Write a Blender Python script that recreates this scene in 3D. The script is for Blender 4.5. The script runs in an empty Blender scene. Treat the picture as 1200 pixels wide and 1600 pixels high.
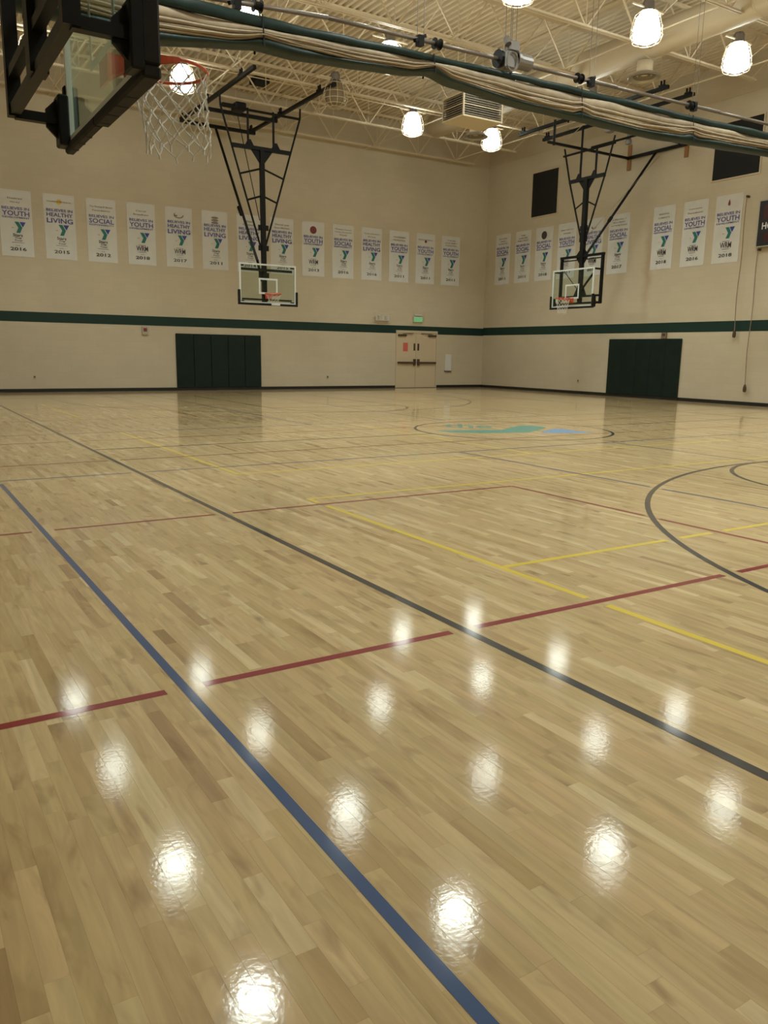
import bpy, math, random
from mathutils import Vector, Matrix
random.seed(7)
sc = bpy.context.scene
col = sc.collection
PI = math.pi

# ------------------------------------------------------------------ camera, world, exposure
CAM_Z = 1.38
cam_d = bpy.data.cameras.new('camera')
cam_d.sensor_fit = 'VERTICAL'; cam_d.sensor_height = 36.0; cam_d.sensor_width = 27.0
FPX = 1247.867
cam_d.lens = FPX / 1600 * 36.0
cam_d.clip_start = 0.05; cam_d.clip_end = 200
cam = bpy.data.objects.new('camera', cam_d); col.objects.link(cam)
CR = Vector((0.848394214799428, -0.5291421608582352, 0.015356754121219089))
CU = Vector((0.09050780245909362, 0.17357517011323229, 0.9806528427604684))
CF = Vector((0.5215703154790232, 0.8305902924561784, -0.19515166432462794))
cam.matrix_world = Matrix(((CR.x, CU.x, -CF.x, 0), (CR.y, CU.y, -CF.y, 0), (CR.z, CU.z, -CF.z, CAM_Z), (0, 0, 0, 1)))
sc.camera = cam
world = bpy.data.worlds.new('world'); sc.world = world; world.use_nodes = True
world.node_tree.nodes['Background'].inputs[0].default_value = (0.9, 0.8, 0.65, 1)
world.node_tree.nodes['Background'].inputs[1].default_value = 0.0
sc.view_settings.view_transform = 'Standard'; sc.view_settings.look = 'None'
sc.view_settings.exposure = 0.0; sc.view_settings.gamma = 1.0
sc.view_settings.use_curve_mapping = False
sc.cycles.use_denoising = True
sc.cycles.max_bounces = 8; sc.cycles.diffuse_bounces = 4; sc.cycles.glossy_bounces = 4
sc.cycles.transparent_max_bounces = 12
sc.cycles.sample_clamp_indirect = 6.0
GLOBE_E = 12.5
SPOT_W = 545.0     # downward spot added under each closed globe, giving most of the lamp's light
LAMP_COL = (0.91, 1.0, 0.93)
# real high-bay lamps of the hall: grid read off the photo and off the reflections in the floor
LAMP_X = [3.9, 7.6, 11.3, 15.0, 18.2]
LAMP_Y = [22.55, 18.05, 13.35, 9.58, 4.9, 0.4]
LAMP_Z = 8.48

XA, XB = -1.3, 22.11       # left and right wall
YA, YN = 27.47, -4.5       # far and near wall
ZD = 9.98                  # underside of the roof deck

# ------------------------------------------------------------------ material helpers
def mat(name, color, rough=0.5, metal=0.0, spec=0.5, emit=None, estr=0.0, coat=0.0, vary=0.0, scale=6.0, bump=0.0):
    m = bpy.data.materials.new(name); m.use_nodes = True
    nt = m.node_tree; b = nt.nodes['Principled BSDF']
    b.inputs['Base Color'].default_value = (*color, 1)
    b.inputs['Roughness'].default_value = rough; b.inputs['Metallic'].default_value = metal
    b.inputs['Specular IOR Level'].default_value = spec
    b.inputs['Coat Weight'].default_value = coat
    if emit:
        b.inputs['Emission Color'].default_value = (*emit, 1); b.inputs['Emission Strength'].default_value = estr
    if vary or bump:
        tc = nt.nodes.new('ShaderNodeTexCoord'); n = nt.nodes.new('ShaderNodeTexNoise')
        n.inputs['Scale'].default_value = scale; n.inputs['Detail'].default_value = 4
        nt.links.new(tc.outputs['Object'], n.inputs['Vector'])
        if vary:
            r = nt.nodes.new('ShaderNodeMapRange'); r.inputs['To Min'].default_value = 1 - vary; r.inputs['To Max'].default_value = 1 + vary
            r.inputs['From Min'].default_value = .3; r.inputs['From Max'].default_value = .7
            nt.links.new(n.outputs['Fac'], r.inputs['Value'])
            mx = nt.nodes.new('ShaderNodeVectorMath'); mx.operation = 'SCALE'; mx.inputs[0].default_value = color
            nt.links.new(r.outputs['Result'], mx.inputs['Scale']); nt.links.new(mx.outputs['Vector'], b.inputs['Base Color'])
        if bump:
            bp = nt.nodes.new('ShaderNodeBump'); bp.inputs['Strength'].default_value = bump; bp.inputs['Distance'].default_value = .01
            nt.links.new(n.outputs['Fac'], bp.inputs['Height']); nt.links.new(bp.outputs['Normal'], b.inputs['Normal'])
    return m

def wall_mat(name, axis, stain=False):
    m = bpy.data.materials.new(name); m.use_nodes = True; nt = m.node_tree; L = nt.links.new
    b = nt.nodes['Principled BSDF']; b.inputs['Roughness'].default_value = .55; b.inputs['Specular IOR Level'].default_value = .35
    g = nt.nodes.new('ShaderNodeNewGeometry'); sp = nt.nodes.new('ShaderNodeSeparateXYZ'); L(g.outputs['Position'], sp.inputs[0])
    cb = nt.nodes.new('ShaderNodeCombineXYZ')
    L(sp.outputs['X' if axis == 'X' else 'Y'], cb.inputs[0]); L(sp.outputs['Z'], cb.inputs[1])
    br = nt.nodes.new('ShaderNodeTexBrick'); L(cb.outputs[0], br.inputs['Vector'])
    br.inputs['Scale'].default_value = 1; br.inputs['Brick Width'].default_value = .4064; br.inputs['Row Height'].default_value = .2032
    br.inputs['Mortar Size'].default_value = .006; br.inputs['Mortar Smooth'].default_value = .6; br.offset = .5
    br.inputs['Color1'].default_value = (.545, .468, .345, 1); br.inputs['Color2'].default_value = (.525, .450, .330, 1); br.inputs['Mortar'].default_value = (.505, .43, .31, 1)
    n = nt.nodes.new('ShaderNodeTexNoise'); n.inputs['Scale'].default_value = .55; n.inputs['Detail'].default_value = 5; L(cb.outputs[0], n.inputs['Vector'])
    r = nt.nodes.new('ShaderNodeMapRange'); r.inputs['From Min'].default_value = .3; r.inputs['From Max'].default_value = .7
    r.inputs['To Min'].default_value = .95; r.inputs['To Max'].default_value = 1.05; L(n.outputs['Fac'], r.inputs['Value'])
    mx = nt.nodes.new('ShaderNodeVectorMath'); mx.operation = 'SCALE'; L(br.outputs['Color'], mx.inputs[0]); L(r.outputs[0], mx.inputs['Scale'])
    out = mx.outputs[0]
    if stain:   # water stain running down behind the right-hand backstop
        def band(sock, c, w):
            s = nt.nodes.new('ShaderNodeMath'); s.operation = 'SUBTRACT'; L(sock, s.inputs[0]); s.inputs[1].default_value = c
            a = nt.nodes.new('ShaderNodeMath'); a.operation = 'ABSOLUTE'; L(s.outputs[0], a.inputs[0])
            q = nt.nodes.new('ShaderNodeMapRange'); q.interpolation_type = 'SMOOTHSTEP'; L(a.outputs[0], q.inputs['Value'])
            q.inputs['From Min'].default_value = 0; q.inputs['From Max'].default_value = w; q.inputs['To Min'].default_value = 1; q.inputs['To Max'].default_value = 0
            return q.outputs[0]
        n2 = nt.nodes.new('ShaderNodeTexNoise'); n2.inputs['Scale'].default_value = 2.2; L(cb.outputs[0], n2.inputs['Vector'])
        ad = nt.nodes.new('ShaderNodeMath'); ad.operation = 'MULTIPLY_ADD'; L(n2.outputs['Fac'], ad.inputs[0]); ad.inputs[1].default_value = .3; L(sp.outputs['Y'], ad.inputs[2])
        m1 = nt.nodes.new('ShaderNodeMath'); m1.operation = 'MULTIPLY'; L(band(ad.outputs[0], 19.05, .28), m1.inputs[0]); L(band(sp.outputs['Z'], 4.4, 2.6), m1.inputs[1])
        m2 = nt.nodes.new('ShaderNodeMath'); m2.operation = 'MULTIPLY'; L(m1.outputs[0], m2.inputs[0]); m2.inputs[1].default_value = .45
        mc = nt.nodes.new('ShaderNodeMix'); mc.data_type = 'RGBA'; L(m2.outputs[0], mc.inputs['Factor']); L(out, mc.inputs['A']); mc.inputs['B'].default_value = (.30, .19, .09, 1)
        out = mc.outputs['Result']
    L(out, b.inputs['Base Color'])
    bp = nt.nodes.new('ShaderNodeBump'); bp.inputs['Strength'].default_value = .2; bp.inputs['Distance'].default_value = .005; bp.invert = True
    L(br.outputs['Fac'], bp.inputs['Height']); L(bp.outputs['Normal'], b.inputs['Normal'])
    return m

def wood_mat():
    m = bpy.data.materials.new('maple_planks'); m.use_nodes = True; nt = m.node_tree; L = nt.links.new
    b = nt.nodes['Principled BSDF']
    at = nt.nodes.new('ShaderNodeAttribute'); at.attribute_name = 'tone'; sp = nt.nodes.new('ShaderNodeSeparateXYZ'); L(at.outputs['Vector'], sp.inputs[0])
    g = nt.nodes.new('ShaderNodeNewGeometry')
    mp = nt.nodes.new('ShaderNodeMapping'); mp.inputs['Scale'].default_value = (26, 2.2, 1); L(g.outputs['Position'], mp.inputs['Vector'])
    of = nt.nodes.new('ShaderNodeVectorMath'); of.operation = 'SCALE'; of.inputs['Scale'].default_value = 90; L(at.outputs['Vector'], of.inputs[0])
    ad = nt.nodes.new('ShaderNodeVectorMath'); ad.operation = 'ADD'; L(mp.outputs[0], ad.inputs[0]); L(of.outputs[0], ad.inputs[1])
    n = nt.nodes.new('ShaderNodeTexNoise'); n.inputs['Scale'].default_value = 1; n.inputs['Detail'].default_value = 6; n.inputs['Distortion'].default_value = 1.1; L(ad.outputs[0], n.inputs['Vector'])
    # plank tint
    cr = nt.nodes.new('ShaderNodeValToRGB'); L(sp.outputs['X'], cr.inputs[0])
    el = cr.color_ramp.elements; el[0].position = 0; el[0].color = (.265, .168, .064, 1); el[1].position = 1; el[1].color = (.61, .475, .262, 1)
    for p, c in ((.12, (.395, .270, .114, 1)), (.35, (.452, .322, .148, 1)), (.62, (.488, .358, .168, 1)), (.85, (.525, .395, .196, 1))):
        e = el.new(p); e.color = c
    pk = nt.nodes.new('ShaderNodeMix'); pk.data_type = 'RGBA'; pk.inputs['B'].default_value = (.60, .39, .22, 1)
    ps = nt.nodes.new('ShaderNodeMath'); ps.operation = 'MULTIPLY'; ps.inputs[1].default_value = .35; L(sp.outputs['Y'], ps.inputs[0]); L(ps.outputs[0], pk.inputs['Factor']); L(cr.outputs[0], pk.inputs['A'])
    # grain and mineral streaks
    gr = nt.nodes.new('ShaderNodeMapRange'); gr.inputs['From Min'].default_value = .25; gr.inputs['From Max'].default_value = .72; gr.inputs['To Min'].default_value = .80; gr.inputs['To Max'].default_value = 1.08; L(n.outputs['Fac'], gr.inputs['Value'])
    mx = nt.nodes.new('ShaderNodeVectorMath'); mx.operation = 'SCALE'; L(pk.outputs['Result'], mx.inputs[0]); L(gr.outputs[0], mx.inputs['Scale'])
    mp2 = nt.nodes.new('ShaderNodeMapping'); mp2.inputs['Scale'].default_value = (9, 2.6, 1); L(g.outputs['Position'], mp2.inputs['Vector'])
    ad2 = nt.nodes.new('ShaderNodeVectorMath'); ad2.operation = 'ADD'; L(mp2.outputs[0], ad2.inputs[0]); L(of.outputs[0], ad2.inputs[1])
    n2 = nt.nodes.new('ShaderNodeTexNoise'); n2.inputs['Scale'].default_value = 1; n2.inputs['Detail'].default_value = 3; n2.inputs['Distortion'].default_value = .8; L(ad2.outputs[0], n2.inputs['Vector'])
    kr = nt.nodes.new('ShaderNodeMapRange'); kr.inputs['From Min'].default_value = .56; kr.inputs['From Max'].default_value = .80; kr.inputs['To Min'].default_value = 0; kr.inputs['To Max'].default_value = .75; L(n2.outputs['Fac'], kr.inputs['Value'])
    kn = nt.nodes.new('ShaderNodeMix'); kn.data_type = 'RGBA'; kn.inputs['B'].default_value = (.19, .105, .04, 1); L(kr.outputs[0], kn.inputs['Factor']); L(mx.outputs[0], kn.inputs['A'])
    L(kn.outputs['Result'], b.inputs['Base Color'])
    b.inputs['Roughness'].default_value = .45; b.inputs['Specular IOR Level'].default_value = .12
    b.inputs['Coat Weight'].default_value = .95; b.inputs['Coat Roughness'].default_value = .08; b.inputs['Coat IOR'].default_value = 1.31
    # gym finish: faint waviness with small scratches
    n3 = nt.nodes.new('ShaderNodeTexNoise'); n3.inputs['Scale'].default_value = 60; n3.inputs['Detail'].default_value = 5; L(g.outputs['Position'], n3.inputs['Vector'])
    bp = nt.nodes.new('ShaderNodeBump'); bp.inputs['Strength'].default_value = .09; bp.inputs['Distance'].default_value = .002; L(n3.outputs['Fac'], bp.inputs['Height'])
    L(bp.outputs['Normal'], b.inputs['Coat Normal'])
    return m

def paint(name, c):
    m = mat(name, c, .4, spec=.12, coat=.95); b = m.node_tree.nodes['Principled BSDF']; b.inputs['Coat Roughness'].default_value = .09; b.inputs['Coat IOR'].default_value = 1.31
    return m

def glass_mat():
    m = bpy.data.materials.new('backboard_glass'); m.use_nodes = True; nt = m.node_tree; nt.nodes.clear(); L = nt.links.new
    o = nt.nodes.new('ShaderNodeOutputMaterial'); t = nt.nodes.new('ShaderNodeBsdfTransparent'); t.inputs[0].default_value = (.90, .955, .935, 1)
    gl = nt.nodes.new('ShaderNodeBsdfGlossy'); gl.inputs['Roughness'].default_value = .03; gl.inputs[0].default_value = (.9, 1, .96, 1)
    lw = nt.nodes.new('ShaderNodeLayerWeight'); lw.inputs['Blend'].default_value = .5
    pw = nt.nodes.new('ShaderNodeMath'); pw.operation = 'POWER'; L(lw.outputs['Facing'], pw.inputs[0]); pw.inputs[1].default_value = 5
    f = nt.nodes.new('ShaderNodeMath'); f.operation = 'MULTIPLY_ADD'; L(pw.outputs[0], f.inputs[0]); f.inputs[1].default_value = .9; f.inputs[2].default_value = .03; mx = nt.nodes.new('ShaderNodeMixShader')
    L(f.outputs[0], mx.inputs[0]); L(t.outputs[0], mx.inputs[1]); L(gl.outputs[0], mx.inputs[2]); L(mx.outputs[0], o.inputs[0])
    return m

M = dict(
    wallx=wall_mat('painted_block_wall', 'X'), wally=wall_mat('painted_block_wall_stained', 'Y', True), wallp=wall_mat('painted_block_wall_plain', 'Y'),
    wood=wood_mat(), sub=mat('floor_substrate', (.10, .06, .025), .7),
    black_line=paint('black_court_paint', (.030, .028, .028)), blue_line=paint('blue_court_paint', (.030, .065, .165)),
    red_line=paint('red_court_paint', (.22, .017, .020)), yellow_line=paint('yellow_court_paint', (.68, .50, .06)),
    teal_logo=paint('teal_court_paint', (.07, .30, .25)), blue_logo=paint('sky_blue_court_paint', (.13, .33, .62)),
    green_trim=mat('dark_green_wall_paint', (.009, .032, .025), .5, spec=.3), base=mat('black_rubber_base', (.008, .008, .008), .5),
    deck=mat('cream_deck_paint', (.62, .52, .37), .6, vary=.06, scale=1.5), steel=mat('cream_steel_paint', (.66, .55, .39), .5),
    duct=mat('cream_duct_paint', (.60, .50, .35), .55), black=mat('black_powder_coat', (.0055, .005, .0045), .5, spec=.2, vary=.3, scale=9),
    padm=mat('black_foam_pad', (.012, .010, .008), .65, spec=.2, vary=.25, scale=12, bump=.2), orange=mat('orange_rim_paint', (.50, .075, .02), .45),
    net=mat('white_net_cord', (.62, .60, .56), .8), glass=glass_mat(), bframe=mat('light_board_frame', (.62, .66, .64), .35),
    pad=mat('dark_green_vinyl', (.0035, .014, .011), .45, spec=.3, vary=.2, scale=3, bump=.15),
    curt_g=mat('dark_green_curtain_vinyl', (.005, .018, .015), .45, spec=.3, vary=.3, scale=5, bump=.35), curt_b=mat('beige_curtain_mesh', (.34, .265, .18), .65, vary=.15, scale=5, bump=.2),
    pipe=mat('grey_brown_pipe', (.20, .165, .14), .4, metal=.4), grey=mat('grey_motor_housing', (.22, .20, .19), .45, metal=.4),
    cable=mat('steel_cable', (.22, .20, .17), .5, metal=.5), streak_wire=mat('bright_streak_wire', (.85, .85, .82), .25, metal=.9),
    banner=mat('white_vinyl_banner', (.62, .60, .565), .6, vary=.03, scale=3), navy=mat('navy_print', (.045, .055, .17), .6), purple=mat('violet_blue_print', (.07, .07, .28), .6),
    dark=mat('dark_print', (.055, .045, .045), .6), year=mat('charcoal_green_print', (.04, .05, .045), .6),
    teal=mat('teal_print', (.015, .16, .14), .6), royal=mat('royal_blue_print', (.03, .06, .30), .6), gold=mat('gold_print', (.62, .40, .05), .6), maroon=mat('dark_red_print', (.18, .03, .03), .6), mute=mat('brown_grey_print', (.26, .20, .16), .6),
    door=mat('beige_door_paint', (.56, .45, .31), .45), hw=mat('dark_bronze_hardware', (.10, .07, .045), .4, metal=.6), red=mat('red_notice', (.60, .12, .09), .6),
    white=mat('white_plastic', (.62, .61, .58), .5), brown=mat('brown_box', (.22, .13, .09), .5), rust=mat('rusty_anchor_paint', (.30, .15, .06), .7),
    void=mat('black_screen', (.004, .004, .004), .8), exit=mat('exit_green', (.1, .6, .25), .5, emit=(.12, .85, .32), estr=.3), alu=mat('dull_aluminium', (.45, .42, .36), .4, metal=.6),
    louvre=mat('grey_louvre', (.20, .17, .13), .5), bglass=mat('glowing_lamp_globe', (1, 1, 1), .4, emit=LAMP_COL, estr=GLOBE_E),
    dead=mat('unlit_lamp_globe', (.22, .16, .09), .35), cord=mat('brown_cord', (.24, .17, .12), .7), sign=mat('black_scoreboard', (.010, .008, .010), .45), signw=mat('white_sign_lettering', (.75, .73, .70), .5), led=mat('dark_red_led_window', (.05, .008, .008), .3))

# ------------------------------------------------------------------ mesh builder
class MB:
    def __init__(s, T=None): s.v = []; s.f = []; s.T = T
    def add(s, vs, fs):
        o = len(s.v)
        s.v += [(s.T @ Vector(v)) if s.T is not None else Vector(v) for v in vs]
        s.f += [tuple(i + o for i in f) for f in fs]
        return s
    def box(s, a, b):
        (x0, y0, z0), (x1, y1, z1) = a, b
        return s.add([(x0, y0, z0), (x1, y0, z0), (x1, y1, z0), (x0, y1, z0), (x0, y0, z1), (x1, y0, z1), (x1, y1, z1), (x0, y1, z1)],
                     [(0, 3, 2, 1), (4, 5, 6, 7), (0, 1, 5, 4), (1, 2, 6, 5), (2, 3, 7, 6), (3, 0, 4, 7)])
    def cbox(s, a, b, c):      # box with chamfered edges
        (x0, y0, z0), (x1, y1, z1) = a, b
        vs = []
        for X, Y, Z, sx, sy, sz in ((x, y, z, 1 if x == x0 else -1, 1 if y == y0 else -1, 1 if z == z0 else -1) for z in (z0, z1) for y in (y0, y1) for x in (x0, x1)):
            vs += [(X + sx * c, Y + sy * c, Z), (X + sx * c, Y, Z + sz * c), (X, Y + sy * c, Z + sz * c)]
        # i = z*4+y*2+x ; 0: z-face, 1: y-face, 2: x-face vertex
        V = lambda x, y, z, k: (z * 4 + y * 2 + x) * 3 + k
        fs = [(V(0,0,0,0), V(0,1,0,0), V(1,1,0,0), V(1,0,0,0)), (V(0,0,1,0), V(1,0,1,0), V(1,1,1,0), V(0,1,1,0)),
              (V(0,0,0,1), V(1,0,0,1), V(1,0,1,1), V(0,0,1,1)), (V(0,1,0,1), V(0,1,1,1), V(1,1,1,1), V(1,1,0,1)),
              (V(0,0,0,2), V(0,0,1,2), V(0,1,1,2), V(0,1,0,2)), (V(1,0,0,2), V(1,1,0,2), V(1,1,1,2), V(1,0,1,2))]
        for z in (0, 1):
            for y in (0, 1): fs.append((V(0,y,z,0), V(1,y,z,0), V(1,y,z,1), V(0,y,z,1)))
            for x in (0, 1): fs.append((V(x,0,z,0), V(x,1,z,0), V(x,1,z,2), V(x,0,z,2)))
        for y in (0, 1):
            for x in (0, 1): fs.append((V(x,y,0,1), V(x,y,1,1), V(x,y,1,2), V(x,y,0,2)))
        for z in (0, 1):
            for y in (0, 1):
                for x in (0, 1): fs.append((V(x,y,z,0), V(x,y,z,1), V(x,y,z,2)))
        return s.add(vs, fs)
    def frame(s, p, q):
        d = (q - p).normalized(); up = Vector((0, 0, 1)) if abs(d.z) < .95 else Vector((0, 1, 0))
        a = d.cross(up).normalized(); return a, a.cross(d).normalized()
    def bar(s, p, q, w, h=None):
        h = h or w; p = Vector(p); q = Vector(q); a, b = s.frame(p, q)
        c = [(-w/2, -h/2), (w/2, -h/2), (w/2, h/2), (-w/2, h/2)]
        return s.add([P + a*i + b*j for P in (p, q) for i, j in c], [(3, 2, 1, 0), (4, 5, 6, 7), (0, 1, 5, 4), (1, 2, 6, 5), (2, 3, 7, 6), (3, 0, 4, 7)])
    def tube(s, p, q, r, n=8, r2=None):
        p = Vector(p); q = Vector(q); a, b = s.frame(p, q); r2 = r if r2 is None else r2
        vs = [P + a*math.cos(2*PI*i/n)*R + b*math.sin(2*PI*i/n)*R for P, R in ((p, r), (q, r2)) for i in range(n)]
        fs = [(i, (i+1) % n, n + (i+1) % n, n + i) for i in range(n)] + [tuple(range(n-1, -1, -1)), tuple(range(n, 2*n))]
        return s.add(vs, fs)
    def path(s, pts, r, n=5):
        for i in range(len(pts)-1): s.tube(pts[i], pts[i+1], r, n)
        return s
    def ring(s, c, R, r, n=32, k=6):
        c = Vector(c); vs = []; fs = []
        for i in range(n):
            t = 2*PI*i/n
            for j in range(k):
                u = 2*PI*j/k; vs.append(c + Vector(((R + r*math.cos(u))*math.cos(t), (R + r*math.cos(u))*math.sin(t), r*math.sin(u))))
        for i in range(n):
            for j in range(k): fs.append((i*k+j, ((i+1) % n)*k+j, ((i+1) % n)*k+(j+1) % k, i*k+(j+1) % k))
        return s.add(vs, fs)
    def lathe(s, c, prof, n=20):
        c = Vector(c); m = len(prof)
        vs = [c + Vector((r*math.cos(2*PI*i/n), r*math.sin(2*PI*i/n), z)) for i in range(n) for r, z in prof]
        fs = [(i*m+j, ((i+1) % n)*m+j, ((i+1) % n)*m+j+1, i*m+j+1) for i in range(n) for j in range(m-1)]
        return s.add(vs, fs)
    def prism(s, poly, d, f=lambda u, v, w: (u, v, w)):   # poly in (u,v), extruded 0..d in w
        n = len(poly)
        return s.add([f(u, v, 0) for u, v in poly] + [f(u, v, d) for u, v in poly],
                     [tuple(range(n-1, -1, -1)), tuple(range(n, 2*n))] + [(i, (i+1) % n, n+(i+1) % n, n+i) for i in range(n)])

ORG = {}
def tag(o, label=None, cat=None, group=None, kind=None):
    if label: o['label'] = label
    if cat: o['category'] = cat
    if group: o['group'] = group
    if kind: o['kind'] = kind
    return o
def thing(name, label, cat, loc, group=None):
    o = bpy.data.objects.new(name, None); col.objects.link(o); o.location = loc; o.empty_display_size = .1
    ORG[o] = Vector(loc); return tag(o, label, cat, group)
def obj(name, mb, m, parent=None, smooth=False, origin=None, label=None, kind=None):
    org = ORG[parent] if parent is not None else Vector(origin or (0, 0, 0))
    me = bpy.data.meshes.new(name); me.from_pydata([v - org for v in mb.v], [], mb.f); me.validate(); me.update()
    me.materials.append(m)
    if smooth: me.polygons.foreach_set('use_smooth', [True]*len(me.polygons))
    o = bpy.data.objects.new(name, me); col.objects.link(o)
    if parent is not None: o.parent = parent
    else: o.location = org
    ORG[o] = org
    return tag(o, label, kind=kind)
def struct(name, mb, m, **k): return obj(name, mb, m, kind='structure', **k)

# ------------------------------------------------------------------ text helper
TXT = {}
def text_geo(s):
    if s not in TXT:
        cu = bpy.data.curves.new('t', 'FONT'); cu.body = s; cu.resolution_u = 2; cu.offset = .018; cu.size = 1
        o = bpy.data.objects.new('t', cu); col.objects.link(o); bpy.context.view_layer.update()
        me = bpy.data.meshes.new_from_object(o.evaluated_get(bpy.context.evaluated_depsgraph_get()))
        vs = [(v.co.x, v.co.y) for v in me.vertices]; fs = [tuple(p.vertices) for p in me.polygons]
        x0 = min(v[0] for v in vs); x1 = max(v[0] for v in vs); y0 = min(v[1] for v in vs); y1 = max(v[1] for v in vs)
        TXT[s] = ([((x-x0)/(x1-x0) - .5, (y-y0)/(y1-y0) - .5) for x, y in vs], fs)
        bpy.data.objects.remove(o); bpy.data.curves.remove(cu); bpy.data.meshes.remove(me)
    return TXT[s]
def put_text(mb, s, cx, cy, w, h, d):
    vs, fs = text_geo(s)
    mb.add([(cx + x*w, cy + y*h, d) for x, y in vs], fs)

# ================================================================== SETTING
# ---- floor: slab, planks
struct('floor_slab', MB().box((XA, YN, -.12), (XB, YA, -.012)), M['sub'])
floor = struct('floor', MB().box((XA, YN, -.012), (XB, YA, -.0035)), M['sub'])
def proj(x, y, z=0):
    d = Vector((x, y, z - CAM_Z)); f = d.dot(CF)
    if f <= .05: return None
    return 600 + FPX*d.dot(CR)/f, 800 - FPX*d.dot(CU)/f, f
PW = .0572
rows = int((XB - XA)/PW)
planks = []
rng = random.Random(3)
for i in range(rows):
    x0 = XA + i*PW; y = YN - rng.random()*.8
    while y < YA:
        ln = rng.choice((.23, .3, .38, .46, .53, .61, .76, .91)) * (.9 + .2*rng.random())
        y1 = min(y + ln, YA); ya = max(y, YN)
        if y1 - ya > .03:
            t = rng.random(); t = min(1, max(0, .58 + rng.gauss(0, .24))) if t < .86 else rng.random()
            planks.append((x0, ya, x0 + PW, y1, t, rng.random(), rng.random()))
        y = y + ln
cand = []
for k, p in enumerate(planks):
    c = proj((p[0]+p[2])/2, (p[1]+p[3])/2)
    if c and -20 < c[0] < 1220 and c[1] < 1620: cand.append((-(p[3]-p[1])/c[2]**3, k))
cand.sort(); near = {k for _, k in cand[:300]}
def plank_geo(p, vs, fs, cols):
    x0, y0, x1, y1, a, b, c = p; g = .00008; e = .00016; o = len(vs)
    x0 += g; x1 -= g; y0 += g; y1 -= g
    vs += [(x0, y0, -.0035), (x1, y0, -.0035), (x1, y1, -.0035), (x0, y1, -.0035), (x0, y0, -e), (x1, y0, -e), (x1, y1, -e), (x0, y1, -e), (x0+e, y0+e, 0), (x1-e, y0+e, 0), (x1-e, y1-e, 0), (x0+e, y1-e, 0)]
    fs += [(o+8, o+9, o+10, o+11)] + [(o+i, o+(i+1) % 4, o+4+(i+1) % 4, o+4+i) for i in range(4)] + [(o+4+i, o+4+(i+1) % 4, o+8+(i+1) % 4, o+8+i) for i in range(4)]
    cols += [a, b, c, 1]*12
def plank_obj(name, ps, kind=None):
    vs, fs, cols = [], [], []
    for p in ps: plank_geo(p, vs, fs, cols)
    me = bpy.data.meshes.new(name); me.from_pydata(vs, [], fs); me.update()
    at = me.attributes.new('tone', 'FLOAT_COLOR', 'POINT'); at.data.foreach_set('color', cols)
    me.materials.append(M['wood']); o = bpy.data.objects.new(name, me); col.objects.link(o); o.parent = floor
    return tag(o, kind=kind)
for k in sorted(near): plank_obj('plank', [planks[k]])
plank_obj('strip_flooring', [p for k, p in enumerate(planks) if k not in near], 'stuff')

# ---- court lines: strips of paint a hair above the planks, with the gaps the photo shows
LW = .051
CX, CY = 10.03, 11.48
H1, H2, H3, H4 = .0010, .0008, .0006, .0004
BK_X = (2.42, 2*CX - 2.42)
BASE = 24.15
BLUE_X = .965
def strip(mb, p, q, w, z):
    p = Vector((*p, z)); q = Vector((*q, z)); d = (q-p).normalized(); n = Vector((-d.y, d.x, 0))*w/2
    mb.add([p-n, q-n, q+n, p+n], [(0, 1, 2, 3)])
def arc(mb, c, r, a0, a1, w, z, n=72):
    vs = []; fs = []
    for i in range(n+1):
        t = a0 + (a1-a0)*i/n
        for R in (r-w/2, r+w/2): vs.append((c[0]+R*math.cos(t), c[1]+R*math.sin(t), z))
    mb.add(vs, [(2*i, 2*i+1, 2*i+3, 2*i+2) for i in range(n)])
def cutx(y, x0, x1, cuts, g=.055):      # pieces of a line along X at height y
    cs = sorted(c for c in cuts if x0 < c < x1); out = []; a = x0
    for c in cs: out.append(((a, y), (c-g-LW/2, y))); a = c+g+LW/2
    return out + [((a, y), (x1, y))]
def cuty(x, y0, y1, cuts, g=.055):
    return [((p[1], p[0]), (q[1], q[0])) for p, q in cutx(x, y0, y1, cuts, g)]
NL = [0]
def line_obj(name, label, segs, m, z, w=LW, arcs=()):
    mb = MB(); NL[0] += 1; z += (NL[0] % 8)*2e-5
    for p, q in segs: strip(mb, p, q, w, z)
    for a in arcs: arc(mb, a[0], a[1], a[2], a[3], w, z+1e-5, a[4] if len(a) > 4 else 72)
    o = obj(name, mb, M[m], floor, label=label); return o
R3 = 6.02; BY = (2*CY - 22.52, 22.52); FTY = (CY-6.87, CY+6.87)
for k, x in enumerate(BK_X): line_obj('court_line', 'black sideline of the basketball court', [((x, 2*CY-BASE), (x, BASE))], 'black_line', H1)
for s, y in ((-1, 2*CY-BASE), (1, BASE)): line_obj('court_line', 'black end line of the basketball court', [((BK_X[0], y), (BK_X[1], y))], 'black_line', H1)
line_obj('court_line', 'black half-court line', [((BK_X[0], CY), (CX-1.83, CY)), ((CX+1.83, CY), (BK_X[1], CY))], 'black_line', H1)
line_obj('centre_circle', 'black centre circle around the floor emblem', [], 'black_line', H1, arcs=[((CX, CY), 1.83, 0, 2*PI, 96)])
for s, b, ft in ((1, BY[0], FTY[0]), (-1, BY[1], FTY[1])):
    e = 2*CY-BASE if s == 1 else BASE
    line_obj('three_point_arc', 'black three-point arc', [((CX-R3, e), (CX-R3, b)), ((CX+R3, e), (CX+R3, b))], 'black_line', H1, arcs=[((CX, b), R3, 0, s*PI)])
    line_obj('free_throw_circle', 'black free-throw half circle and lane', [((CX-1.83, e), (CX-1.83, ft)), ((CX+1.83, e), (CX+1.83, ft)), ((CX-1.83, ft), (CX+1.83, ft))], 'black_line', H1, arcs=[((CX, ft), 1.83, 0, s*PI)])
def arc_x(y, b):     # where a horizontal line at y meets a three point arc
    d = R3**2 - (y-b)**2; return [CX-math.sqrt(d), CX+math.sqrt(d)] if d > 0 else []
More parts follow.
